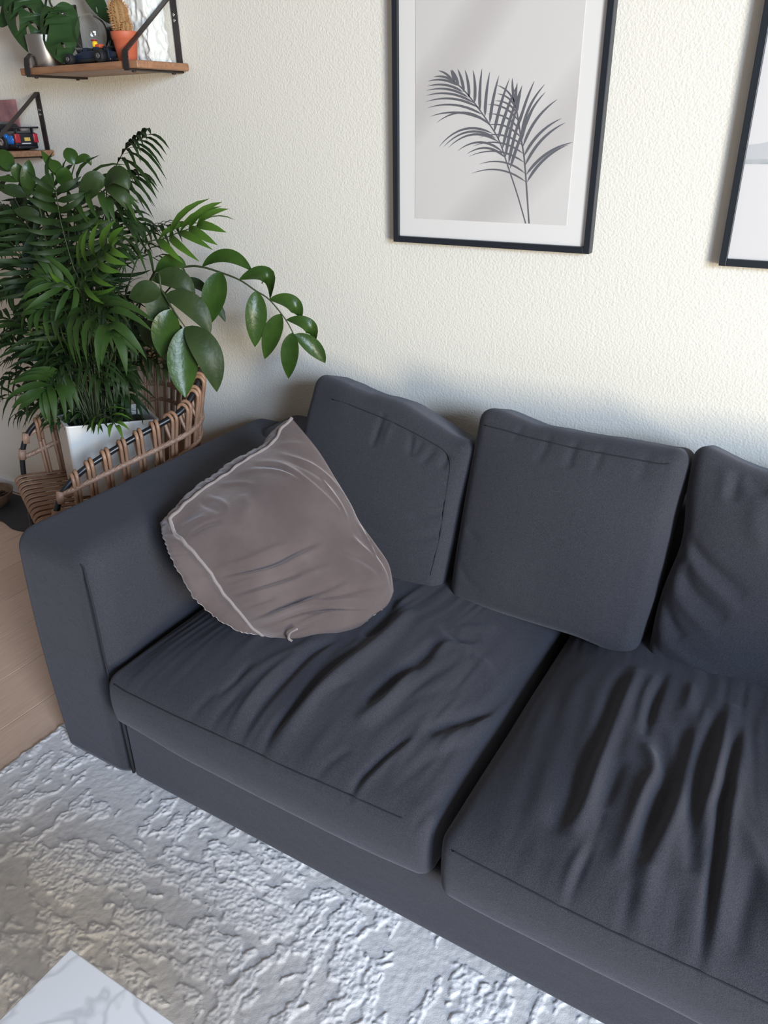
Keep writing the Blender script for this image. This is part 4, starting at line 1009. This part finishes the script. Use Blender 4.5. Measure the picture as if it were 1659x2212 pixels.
# ------------------------------------------------------------------ wall shelves
def bracket(x, zt, zb, root, dpt=0.195, h=0.165):
    w = 0.020; t = 0.0035
    def bar(a, b, thick_dir):
        a = np.array(a, float); b = np.array(b, float); d = b - a; d /= np.linalg.norm(d); nd = np.cross(d, (1, 0, 0)); nd /= np.linalg.norm(nd)
        V = []
        for p in (a, b):
            for sx, sn in ((-1, -1), (1, -1), (1, 1), (-1, 1)): V.append(p + np.array([sx * w / 2, 0, 0]) + nd * sn * t / 2)
        return np.array(V), [[0, 1, 2, 3], [7, 6, 5, 4], [0, 4, 5, 1], [1, 5, 6, 2], [2, 6, 7, 3], [3, 7, 4, 0]]
    yw = -0.0022; yf = -dpt - 0.004
    parts = [bar((x, yw, zb - 0.004), (x, yw, zt + h), 0), bar((x, yw, zt + h), (x, yf + 0.004, zt + 0.022), 0), bar((x, yf + 0.004, zt + 0.024), (x, yf, zt + 0.006), 0), bar((x, yf, zt + 0.008), (x, yf, zb - 0.002), 0), bar((x, yf, zb - 0.003), (x, yw, zb - 0.003), 0)]
    bo = keep(obj('bracket', merge(*parts), M.bracket, smooth=False), root)
    keep2(obj('screw', lathe([(0.0, 0), (0.0045, 0.0004), (0.004, 0.002), (0, 0.0026)], 12, cap0=False, cap1=False), M.chrome), bo, root)
    sc = bo.children[0]; sc.rotation_euler = (PI / 2, 0, 0); sc.location = (x, -0.004, zt + h * 0.70)
    s2 = sc.copy(); COL.objects.link(s2); s2.parent = bo; s2.location = (x, -0.004, zt + h * 0.62)
    for yy in (-0.03, -dpt + 0.02):
        b2 = obj('bolt', lathe([(0.0, -0.004), (0.005, -0.0035), (0.006, 0.0)], 10, cap0=False), M.bracket); keep2(b2, bo, root); b2.location = (x, yy, zb - 0.0045)
def shelf(x0, x1, zt, zb, bx, label):
    root = empty('wall_shelf', ((x0 + x1) / 2, -0.1, zb)); tag(root, label, 'shelf', 'wooden wall shelves')
    keep(obj('board', box((x0, -0.195, zb), (x1, -0.006, zt), 0.003, 2), M.wood), root)
    for x in bx: bracket(x, zt, zb, root)
    return root
shelf(-2.175, -1.706, 1.601, 1.583, (-2.135, -1.742), 'upper wooden wall shelf with dark steel triangle brackets and the cactus')
shelf(-2.80, -2.335, 1.386, 1.369, (-2.76, -2.370), 'lower wooden wall shelf with dark steel bracket carrying the toy car')
ST = 1.601
# steel pot with monstera
PX, PY = -2.122, -0.135
pot = obj('plant_pot', lathe([(0.0, 0.0), (0.044, 0.0), (0.046, 0.003), (0.0495, 0.078), (0.0495, 0.081), (0.047, 0.081), (0.0455, 0.074), (0.044, 0.066), (0.0, 0.066)], 40, (PX, PY, ST), False, False), M.steel)
tag(pot, 'brushed steel cylinder pot on the upper shelf', 'pot')
obj('soil', lathe([(0.0, 0.0), (0.0445, 0.0), (0.0440, 0.003), (0.0, 0.004)], 24, (PX, PY, ST + 0.0665), False, False), M.soil, pot)
def holed_leaf(outline, holes, frame, bend=0.12):
    """leaf blade with open slots: 2-D filled curve turned into a mesh and bent"""
    cu = bpy.data.curves.new('tmp', 'CURVE'); cu.dimensions = '2D'; cu.fill_mode = 'BOTH'
    def add(pts):
        sp = cu.splines.new('POLY'); sp.points.add(len(pts) - 1); sp.use_cyclic_u = True
        for q, p in zip(sp.points, pts): q.co = (p[0], p[1], 0, 1)
    ol = spline(outline, 60, True); add(ol)
    for cx, cy, a, b_, ang in holes:
        t = np.linspace(0, 2 * PI, 14, endpoint=False); c, s = math.cos(math.radians(ang)), math.sin(math.radians(ang))
        add([(cx + a * math.cos(q) * c - b_ * math.sin(q) * s, cy + a * math.cos(q) * s + b_ * math.sin(q) * c) for q in t])
    o = bpy.data.objects.new('tmp', cu); COL.objects.link(o)
    dg = bpy.context.evaluated_depsgraph_get(); me = bpy.data.meshes.new_from_object(o.evaluated_get(dg)); 
    bpy.data.objects.remove(o); 
    V = np.array([v.co[:] for v in me.vertices]); F = [list(p.vertices) for p in me.polygons]; bpy.data.meshes.remove(me)
    org, ex, ey, ez = [np.array(q, float) for q in frame]
    z = -bend * V[:, 0] ** 2 * 6 - bend * np.clip(V[:, 1], 0, 9) ** 2 * 2
    # thin solid
    top = org + V[:, :1] * ex + V[:, 1:2] * ey + z[:, None] * ez; bot = top - ez * 0.0006
    n = len(V)
    return np.vstack([top, bot]), F + [[i + n for i in f[::-1]] for f in F]
mon = empty('monstera', (PX, PY, ST + 0.07)); tag(mon, 'monstera with slotted leaves growing in the steel pot', 'plant')
def mon_leaf(base, tip, width, sx, stem_pts, holes, up):
    b = np.array(base); t = np.array(tip); L = np.linalg.norm(t - b); ey = (t - b) / L
    up = np.array(up, float); ex = np.cross(ey, up); ex /= np.linalg.norm(ex); ez = np.cross(ex, ey)
    w = width / 2
    ol = [(0, 0.0), (w * 0.45, -L * 0.10), (w * 0.85, -L * 0.02), (w, L * 0.22), (w * 0.93, L * 0.5), (w * 0.62, L * 0.8), (0.06 * w, L), (-w * 0.55, L * 0.83), (-w * 0.9, L * 0.52), (-w, L * 0.24), (-w * 0.85, -L * 0.02), (-w * 0.45, -L * 0.10)]
    hs = [(x * w, y * L, a * w, c * w, g) for x, y, a, c, g in holes]
    st = keep(obj('petiole', tube(spline(stem_pts, 24), 0.0030, 6), M.stem), mon)
    keep2(obj('leaf', holed_leaf(ol, hs, (b, ex, ey, ez), 1.2), M.mon), st, mon)
pc = (PX, PY, ST + 0.066)
HO = [(0.45, 0.12, 0.16, 0.05, 20), (-0.45, 0.15, 0.12, 0.06, -30), (0.55, 0.42, 0.34, 0.09, 50), (0.62, 0.22, 0.16, 0.06, 40), (-0.15, 0.72, 0.13, 0.07, -60), (0.3, 0.80, 0.12, 0.03, 60), (-0.22, 0.14, 0.06, 0.04, -40), (0.2, 0.08, 0.06, 0.03, 0)]
mon_leaf((-2.044,-0.15,1.742), (-2.002,-0.2,1.628), .118, 1, [pc, (-2.134,-0.12,1.705), (-2.097,-0.12,1.775), (-2.065,-0.13,1.78), (-2.065,-0.14,1.758), (-2.044,-0.15,1.74)], HO, (0.35, -0.85, 0.15))
HO2 = [(0.35, 0.15, 0.28, 0.08, 50), (0.4, 0.38, 0.36, 0.10, 60), (0.2, 0.65, 0.40, 0.09, 70), (-0.3, 0.3, 0.30, 0.09, -50), (-0.25, 0.55, 0.26, 0.07, -60), (-0.4, 0.08, 0.14, 0.06, -30), (0.6, 0.1, 0.12, 0.05, 40)]
mon_leaf((-2.204,-0.14,1.781), (-2.103,-0.19,1.659), .120, 1, [pc, (-2.156,-0.12,1.717), (-2.179,-0.12,1.752), (-2.198,-0.13,1.778), (-2.204,-0.14,1.781)], HO2, (0.45, -0.80, 0.30))
mon_leaf((-2.301,-0.1,1.807), (-2.293,-0.15,1.724), .10, 1, [pc, (-2.197,-0.11,1.758), (-2.26,-0.1,1.804), (-2.301,-0.1,1.807)], HO2, (0.3, -0.85, 0.3))
mon_leaf((-1.988,-0.07,1.791), (-1.907,-0.1,1.719), .048, 1, [pc, (-2.156,-0.1,1.743), (-2.187,-0.09,1.778), (-2.136,-0.08,1.813), (-1.989,-0.07,1.788)], [(0.0, 0.25, 0.42, 0.10, 75), (0.45, 0.6, 0.3, 0.08, 65)], (0.45, -0.85, 0.2))

# glass bulb in a black stand
gb = empty('propagation_vase', (-1.975, -0.085, ST)); tag(gb, 'round clear glass bulb vase in a black metal stand behind the toy car', 'vase')
GC = np.array((-1.954,-0.105,1.678))
prof = []
for a in np.linspace(-90, 72, 26):
    prof.append((0.049 * math.cos(math.radians(a)) + 1e-5, 0.049 * math.sin(math.radians(a))))
for a in np.linspace(72, -90, 26): prof.append((0.0482 * math.cos(math.radians(a)) + 1e-5, 0.0482 * math.sin(math.radians(a))))
keep(obj('glass_bulb', lathe(prof, 36, tuple(GC), False, False), M.bulb), gb)
keep(obj('stand_arm', tube(spline([(-1.936,-0.11,1.719), (-1.932,-0.085,1.706), (-1.924,-0.082,1.685), (-1.928,-0.08,1.663), (-1.937,-0.08,1.644), (-1.925, -0.08, ST + 0.004)], 40), 0.0024, 6), M.black), gb)
keep(obj('stand_post', tube([(-2.094,-0.06,1.682), (-2.052, -0.06, ST + 0.004)], 0.0075, 10), M.black), gb)
keep(obj('stand_base', tube(spline([(-2.052, -0.06, ST + 0.004), (-2.0, -0.04, ST + 0.004), (-1.925, -0.08, ST + 0.004)], 16), 0.004, 8), M.black), gb)

# toy car (black racer) lying along the shelf
def wheel(c, r, w, axis, m=None):
    prof = [(0.0, -w / 2), (r * 0.55, -w / 2), (r * 0.6, -w / 2 - 0.001), (r * 0.9, -w / 2), (r, -w / 4), (r, w / 4), (r * 0.9, w / 2), (r * 0.6, w / 2 + 0.001), (r * 0.55, w / 2), (0.0, w / 2)]
    v, f = lathe(prof, 20, cap0=False, cap1=False)
    a = np.array(axis, float); a /= np.linalg.norm(a); e = np.cross(a, (0, 0, 1)); e /= np.linalg.norm(e); g = np.cross(a, e)
    return np.array([np.array(c) + p[0] * e + p[1] * g + p[2] * a for p in v]), f
rc = empty('toy_racing_car', (-1.93, -0.150, ST)); tag(rc, 'black toy racing car with yellow and red driver on the upper shelf', 'toy car')
cx, cy = -1.905, -0.150
keep(obj('chassis', box((cx - 0.098, cy - 0.022, ST + 0.004), (cx + 0.078, cy + 0.022, ST + 0.013), 0.003), M.blk), rc)
v, f = rbox((0.155, 0.036, 0.022), 0.006, (10, 2, 2), 2, center=(cx - 0.01, cy, ST + 0.021)); v[:, 2] -= 0.012 * sstep(-0.03, -0.09, v[:, 0] - cx) * (v[:, 2] > ST + 0.015)
keep(obj('body', (v, f), M.blk2), rc)
keep(obj('front_wing', box((cx - 0.104, cy - 0.035, ST + 0.003), (cx - 0.088, cy + 0.035, ST + 0.007), 0.001), M.blk), rc)
keep(obj('rear_wing', box((cx + 0.060, cy - 0.026, ST + 0.034), (cx + 0.080, cy + 0.026, ST + 0.038), 0.001), M.blk), rc)
for yy in (-0.024, 0.024): keep(obj('wing_support', box((cx + 0.062, cy + yy - 0.001, ST + 0.010), (cx + 0.078, cy + yy + 0.001, ST + 0.036), 0.0005), M.blk), rc)
for xx, r in ((-0.068, 0.0135), (0.052, 0.016)):
    for yy in (-0.031, 0.031):
        w_ = keep(obj('wheel', wheel((cx + xx, cy + yy, ST + r), r, 0.016, (0, 1, 0)), M.tyre), rc)
        keep2(obj('hub', wheel((cx + xx, cy + yy, ST + r), r * 0.45, 0.019, (0, 1, 0)), M.grey), w_, rc)
for q in range(5): keep(obj('body_brick', box((cx - 0.052 + q * 0.021, cy - 0.016, ST + 0.030), (cx - 0.037 + q * 0.021, cy + 0.014, ST + 0.036 + 0.003 * (q % 2)), 0.001, 1), (M.blk, M.blk2)[q % 2], smooth=False), rc)
v, f = box((cx - 0.062, cy - 0.015, ST + 0.030), (cx - 0.046, cy + 0.015, ST + 0.033), 0.0008); v[:, 2] += (cx - 0.046 - v[:, 0]) * 0.6
keep(obj('windscreen', (v, f), M.grey), rc)
keep(obj('driver_body', box((cx + 0.010, cy - 0.008, ST + 0.036), (cx + 0.030, cy + 0.008, ST + 0.046), 0.003), M.orange), rc)
keep(obj('driver_head', lathe([(0.0, 0), (0.0065, 0.001), (0.0075, 0.005), (0.0075, 0.012), (0.006, 0.015), (0.0, 0.016)], 14, (cx + 0.006, cy - 0.002, ST + 0.038), False, False), M.yellow), rc)
keep(obj('driver_cap', lathe([(0.0, 0), (0.0085, 0.0), (0.0085, 0.002), (0.0, 0.004)], 14, (cx + 0.004, cy - 0.002, ST + 0.0545), False, False), M.red), rc)

# black box speaker behind the cactus
sp_ = empty('portable_speaker', (-1.91, -0.033, ST)); tag(sp_, 'small black upright speaker behind the cactus pot', 'speaker')
keep(obj('cabinet', box((-1.9530, -0.0580, ST), (-1.8680, -0.0080, ST + 0.098), 0.006, 3), M.blk), sp_)
keep(obj('grille', box((-1.9470, -0.0610, ST + 0.034), (-1.8740, -0.0570, ST + 0.092), 0.003, 2), M.tyre), sp_)
keep(obj('silver_strip', box((-1.9410, -0.0615, ST + 0.024), (-1.9260, -0.0575, ST + 0.028), 0.001, 1), M.grey), sp_)
keep(obj('control_panel', box((-1.9470, -0.0610, ST + 0.006), (-1.8740, -0.0570, ST + 0.022), 0.002, 2), M.blk2), sp_)
keep(obj('silver_strip', box((-1.9200, -0.0615, ST + 0.024), (-1.8980, -0.0575, ST + 0.028), 0.001, 1), M.grey), sp_)

# cactus
KX, KY = -1.785, -0.150
cp_ = obj('cactus_pot', lathe([(0.0, 0.0), (0.022, 0.0), (0.0235, 0.002), (0.0315, 0.050), (0.0335, 0.051), (0.0350, 0.066), (0.0350, 0.068), (0.032, 0.068), (0.031, 0.058), (0.0, 0.058)], 36, (KX, KY, ST), False, False), M.terra)
tag(cp_, 'small terracotta coloured pot holding the cactus on the upper shelf', 'pot')
obj('soil', lathe([(0.0, 0.0), (0.0312, 0.0), (0.0305, 0.003), (0.0, 0.005)], 20, (KX, KY, ST + 0.0585), False, False), M.soil, cp_)
ca = empty('cactus', (KX, KY, ST + 0.058)); tag(ca, 'spiny orange brown cactus in the terracotta pot', 'plant')
def cactus_body(cx, cy, z0, h, r, lean, ribs=11):
    V = []; F = []; n = ribs * 4; m = 14
    for i in range(m + 1):
        t = i / m; rr = r * (0.86 + 0.2 * math.sin(t * 2.4)) * (1 - max(0, (t - 0.72) / 0.28) ** 2.2) ** 0.5 if t < 1 else 0.0005
        for k in range(n):
            a = 2 * PI * k / n; q = rr * (1 + 0.11 * math.cos(ribs * a)); V.append((cx + q * math.cos(a) + lean * t, cy + q * math.sin(a), z0 + h * t))
    for i in range(m):
        for k in range(n): F.append([i * n + k, i * n + (k + 1) % n, (i + 1) * n + (k + 1) % n, (i + 1) * n + k])
    F.append([m * n + k for k in range(n)])
    return np.array(V), F
cb = keep(obj('cactus_stem', cactus_body(KX - 0.004, KY, ST + 0.058, 0.083, 0.0185, -0.008), M.cactus), ca)
cb2 = keep(obj('cactus_stem', cactus_body(KX + 0.014, KY - 0.008, ST + 0.056, 0.034, 0.0115, 0.006, 9), M.cactus), ca)
def spines(cx, cy, z0, h, r, lean, ribs, rows, seed):
    g = random.Random(seed); V = []; F = []
    for i in range(rows):
        t = (i + 0.5) / rows; rr = r * (0.86 + 0.2 * math.sin(t * 2.4)) * (1 - max(0, (t - 0.72) / 0.28) ** 2.2) ** 0.5
        for k in range(ribs):
            a = 2 * PI * k / ribs; base_ = np.array([cx + rr * 1.1 * math.cos(a) + lean * t, cy + rr * 1.1 * math.sin(a), z0 + h * t])
            for _ in range(8):
                d = np.array([math.cos(a) + g.uniform(-.8, .8), math.sin(a) + g.uniform(-.8, .8), g.uniform(-.5, .9) + max(0, t - .7) * 2.5]); d /= np.linalg.norm(d)
                ln = g.uniform(0.005, 0.010); e = np.cross(d, (0.3, 0.5, 0.8)); e /= np.linalg.norm(e); n0 = len(V); w = 0.00055
                g2 = np.cross(d, e); V += [base_ + e * w, base_ - e * w * 0.5 + g2 * w, base_ - e * w * 0.5 - g2 * w, base_ + d * ln]; F += [[n0, n0 + 1, n0 + 3], [n0 + 1, n0 + 2, n0 + 3], [n0 + 2, n0, n0 + 3]]
    return np.array(V), F
s_ = keep2(obj('spines', spines(KX - 0.004, KY, ST + 0.058, 0.083, 0.0185, -0.008, 11, 15, 1), M.spine, smooth=False), cb, ca); s_['kind'] = 'stuff'
s_ = keep2(obj('spines', spines(KX + 0.014, KY - 0.008, ST + 0.056, 0.034, 0.0115, 0.006, 9, 7, 2), M.spine, smooth=False), cb2, ca); s_['kind'] = 'stuff'

# hammered white vase
def hvase():
    x0, x1, y0, y1, H = -1.850, -1.757, -0.088, -0.010, 0.24
    v, f = rbox((x1 - x0, y1 - y0, H), 0.008, (34, 30, 80), 3, center=((x0 + x1) / 2, (y0 + y1) / 2, ST + H / 2))
    c = np.array([(x0 + x1) / 2, (y0 + y1) / 2]); t = (v[:, 2] - ST) / H
    sc = 1.0 - 0.22 * t
    v[:, 0] = x0 + (v[:, 0] - x0) * (1 - 0.18 * t); v[:, 1] = c[1] + (v[:, 1] - c[1]) * (1 - 0.10 * t)
    g = np.random.default_rng(5)
    for face in (0, 1, 2):
        if face == 0: sel = v[:, 1] < c[1] - 0.030; uv = v[:, [0, 2]]; ax, sg = 1, 1
        elif face == 1: sel = v[:, 0] > np.percentile(v[:, 0], 78); uv = v[:, [1, 2]]; ax, sg = 0, -1
        else: sel = v[:, 0] < x0 + 0.004; uv = v[:, [1, 2]]; ax, sg = 0, 1
        lo = uv.min(0); hi = uv.max(0)
        for _ in range(60):
            p = lo + (hi - lo) * g.random(2); r = g.uniform(0.006, 0.012)
            d = np.hypot(uv[:, 0] - p[0], (uv[:, 1] - p[1]) * 0.75)
            v[:, ax] += sel * sg * (0.0030 * np.exp(-(d / r) ** 4) - 0.0006 * np.exp(-((d - r * 1.1) / 0.003) ** 2))
    return tag(obj('vase', (v, f), M.vase), 'tall white hammered ceramic vase at the end of the upper shelf', 'vase')
hvase()

# ------------------------------------------------------------------ lower shelf things
LT_ = 1.386
tc_ = empty('toy_sports_car', (-2.45, -0.12, LT_)); tag(tc_, 'blue and black toy sports car on the lower shelf', 'toy car')
# car axis points away to the left; its tail faces the camera
TX, TY = -2.392, -0.056       # tail centre
ux = np.array([1.0, 0.0]); ux /= np.linalg.norm(ux)          # tail faces this way
uy = np.array([-ux[1], ux[0]])
def CB(a, b, c):
    """car space: a forward from the tail, b to the right seen from behind, c up"""
    a, c = 1.25 * a, 1.22 * c
    return np.array([TX, TY, LT_]) + np.r_[-ux * a, 0] + np.r_[uy * b, 0] + np.array([0, 0, c])
def cbox(a0, a1, b0, b1, c0, c1, r=0.003, sl=0.0):
    v, f = box((a0, b0, c0), (a1, b1, c1), r, 2)
    v[:, 1] *= 1 - sl * np.clip((v[:, 2] - c0) / max(c1 - c0, 1e-6), 0, 1)
    return np.array([CB(*p) for p in v]), f
def kc(name, vf, m): return keep(obj(name, vf, m), tc_)
kc('chassis', cbox(0.004, 0.24, -0.040, 0.040, 0.006, 0.016), M.blk)
kc('body', cbox(0.012, 0.235, -0.043, 0.043, 0.014, 0.036, 0.008), M.blue)
kc('bonnet', cbox(0.15, 0.232, -0.036, 0.036, 0.034, 0.042, 0.004), M.blue)
kc('cabin', cbox(0.05, 0.15, -0.036, 0.036, 0.034, 0.064, 0.010, 0.22), M.blk)
kc('roof', cbox(0.065, 0.13, -0.026, 0.026, 0.062, 0.068, 0.003), M.grey)
kc('side_window', cbox(0.065, 0.13, -0.0385, -0.0345, 0.042, 0.056, 0.002), M.chrome)
kc('engine_cover', cbox(0.012, 0.06, -0.030, 0.030, 0.034, 0.046, 0.004), M.grey)
kc('rear_wing', cbox(-0.006, 0.018, -0.046, 0.046, 0.052, 0.056, 0.001), M.blk)
for b in (-0.030, 0.030): kc('wing_support', cbox(0.002, 0.012, b - 0.002, b + 0.002, 0.036, 0.053, 0.001), M.blk)
kc('rear_panel', cbox(0.002, 0.013, -0.040, 0.040, 0.010, 0.042, 0.003), M.blk)
kc('tail_light', cbox(-0.001, 0.006, -0.042, -0.024, 0.018, 0.040, 0.002), M.red)
kc('tail_light', cbox(-0.001, 0.006, 0.026, 0.042, 0.018, 0.040, 0.002), M.red)
npl = kc('number_plate', cbox(-0.0015, 0.003, -0.009, 0.011, 0.022, 0.031, 0.001), M.plate)
for q in range(8):
    keep2(obj('marking', cbox(-0.0006, 0.003, -0.020 + q * 0.0042, -0.0175 + q * 0.0042, 0.0155, 0.0180, 0.0003), M.markw), npl, tc_)
kc('diffuser', cbox(-0.002, 0.02, -0.036, 0.036, 0.004, 0.011, 0.002), M.blk)
kc('rear_wheel_arch', cbox(0.030, 0.078, -0.048, -0.036, 0.028, 0.040, 0.005), M.blue)
kc('side_stripe', cbox(0.08, 0.18, -0.0445, -0.040, 0.026, 0.034, 0.002), M.lilac)
kc('side_stripe', cbox(0.07, 0.19, -0.0445, -0.040, 0.022, 0.025, 0.001), M.red)
for a in (0.052, 0.19):
    for b in (-0.041, 0.041):
        ax3 = np.r_[uy, 0]; w_ = kc('wheel', wheel(CB(a, b, 0.020), 0.0244, 0.017, ax3), M.tyre)
        keep2(obj('hub', wheel(CB(a, b, 0.020), 0.0125, 0.0185, ax3), M.chrome), w_, tc_)
# pink photo card standing behind
v, f = box((-2.72, -0.0095, LT_), (-2.480, -0.0075, LT_ + 0.148), 0.0006, 1, (6, 1, 10)); v[:, 1] -= 0.004 * ((v[:, 2] - LT_) / 0.15) ** 2; v[:, 0] += 0.012 * ((v[:, 2] - LT_) / 0.15)
tag(obj('photo_card', (v, f), M.pink), 'dusky pink photo card leaning on the wall behind the toy car', 'card')

# ------------------------------------------------------------------ bowl and mat on the floor
def mat_outline():
    pts = [(-3.008,-0.232),(-2.886,-0.228),(-2.813,-0.226),(-2.765,-0.236),(-2.716,-0.246),(-2.658,-0.237),(-2.616,-0.208),(-2.587,-0.164)]
    pts = list(pts) + [(-2.50, -0.10), (-2.52, -0.045), (-2.75, -0.030), (-3.10, -0.035), (-3.30, -0.06), (-3.33, -0.14)]
    return spline(pts, 80, True)
P = mat_outline(); n = len(P); c = P.mean(0)
inner = c + (P - c) * 0.985; inner2 = c + (P - c) * 0.96
V = np.vstack([np.c_[P, np.full(n, 0.0005)], np.c_[P, np.full(n, 0.004)], np.c_[inner, np.full(n, 0.0055)], np.c_[inner2, np.full(n, 0.0035)]])
F = [[k * n + i, k * n + (i + 1) % n, (k + 1) * n + (i + 1) % n, (k + 1) * n + i] for k in range(3) for i in range(n)] + [[3 * n + i for i in range(n)], list(range(n))[::-1]]
fm = obj('feeding_mat', (V, F), M.mat, smooth=False); tag(fm, 'dark grey wavy edged mat on the wood floor under the bowl', 'mat')
BC_ = [-2.991,-0.15,0.01]
bw = obj('pet_bowl', lathe([(0.0, 0.0), (0.060, 0.0), (0.066, 0.004), (0.086, 0.030), (0.096, 0.058), (0.0965, 0.062), (0.093, 0.062), (0.088, 0.050), (0.074, 0.018), (0.0, 0.014)], 44, (BC_[0], BC_[1], 0.0042), False, False), M.bowl)
tag(bw, 'brown ceramic pet bowl on the dark mat beside the wall', 'bowl')
g = random.Random(9)
kv = []
for i in range(120):
    a = g.uniform(0, 2 * PI); r = 0.078 * math.sqrt(g.random()); v, f = rbox((0.010, 0.008, 0.006), 0.0025, (1, 1, 1), 1); an = g.uniform(0, PI); R3 = np.array(Matrix.Rotation(an, 3, 'Z') @ Matrix.Rotation(g.uniform(-.5, .5), 3, 'X'))
    kv.append((v @ R3.T + np.array([BC_[0] + r * math.cos(a), BC_[1] + r * math.sin(a), 0.038 + 0.004 * g.random() ]), f))
kv.append(lathe([(0.0, 0.0), (0.079, 0.0), (0.082, 0.004), (0.0, 0.006)], 24, (BC_[0], BC_[1], 0.028), False, False))
k_ = obj('pet_food', merge(*kv), M.kib); tag(k_, 'dark brown dry pet food heaped in the ceramic bowl', 'pet food', kind='stuff')
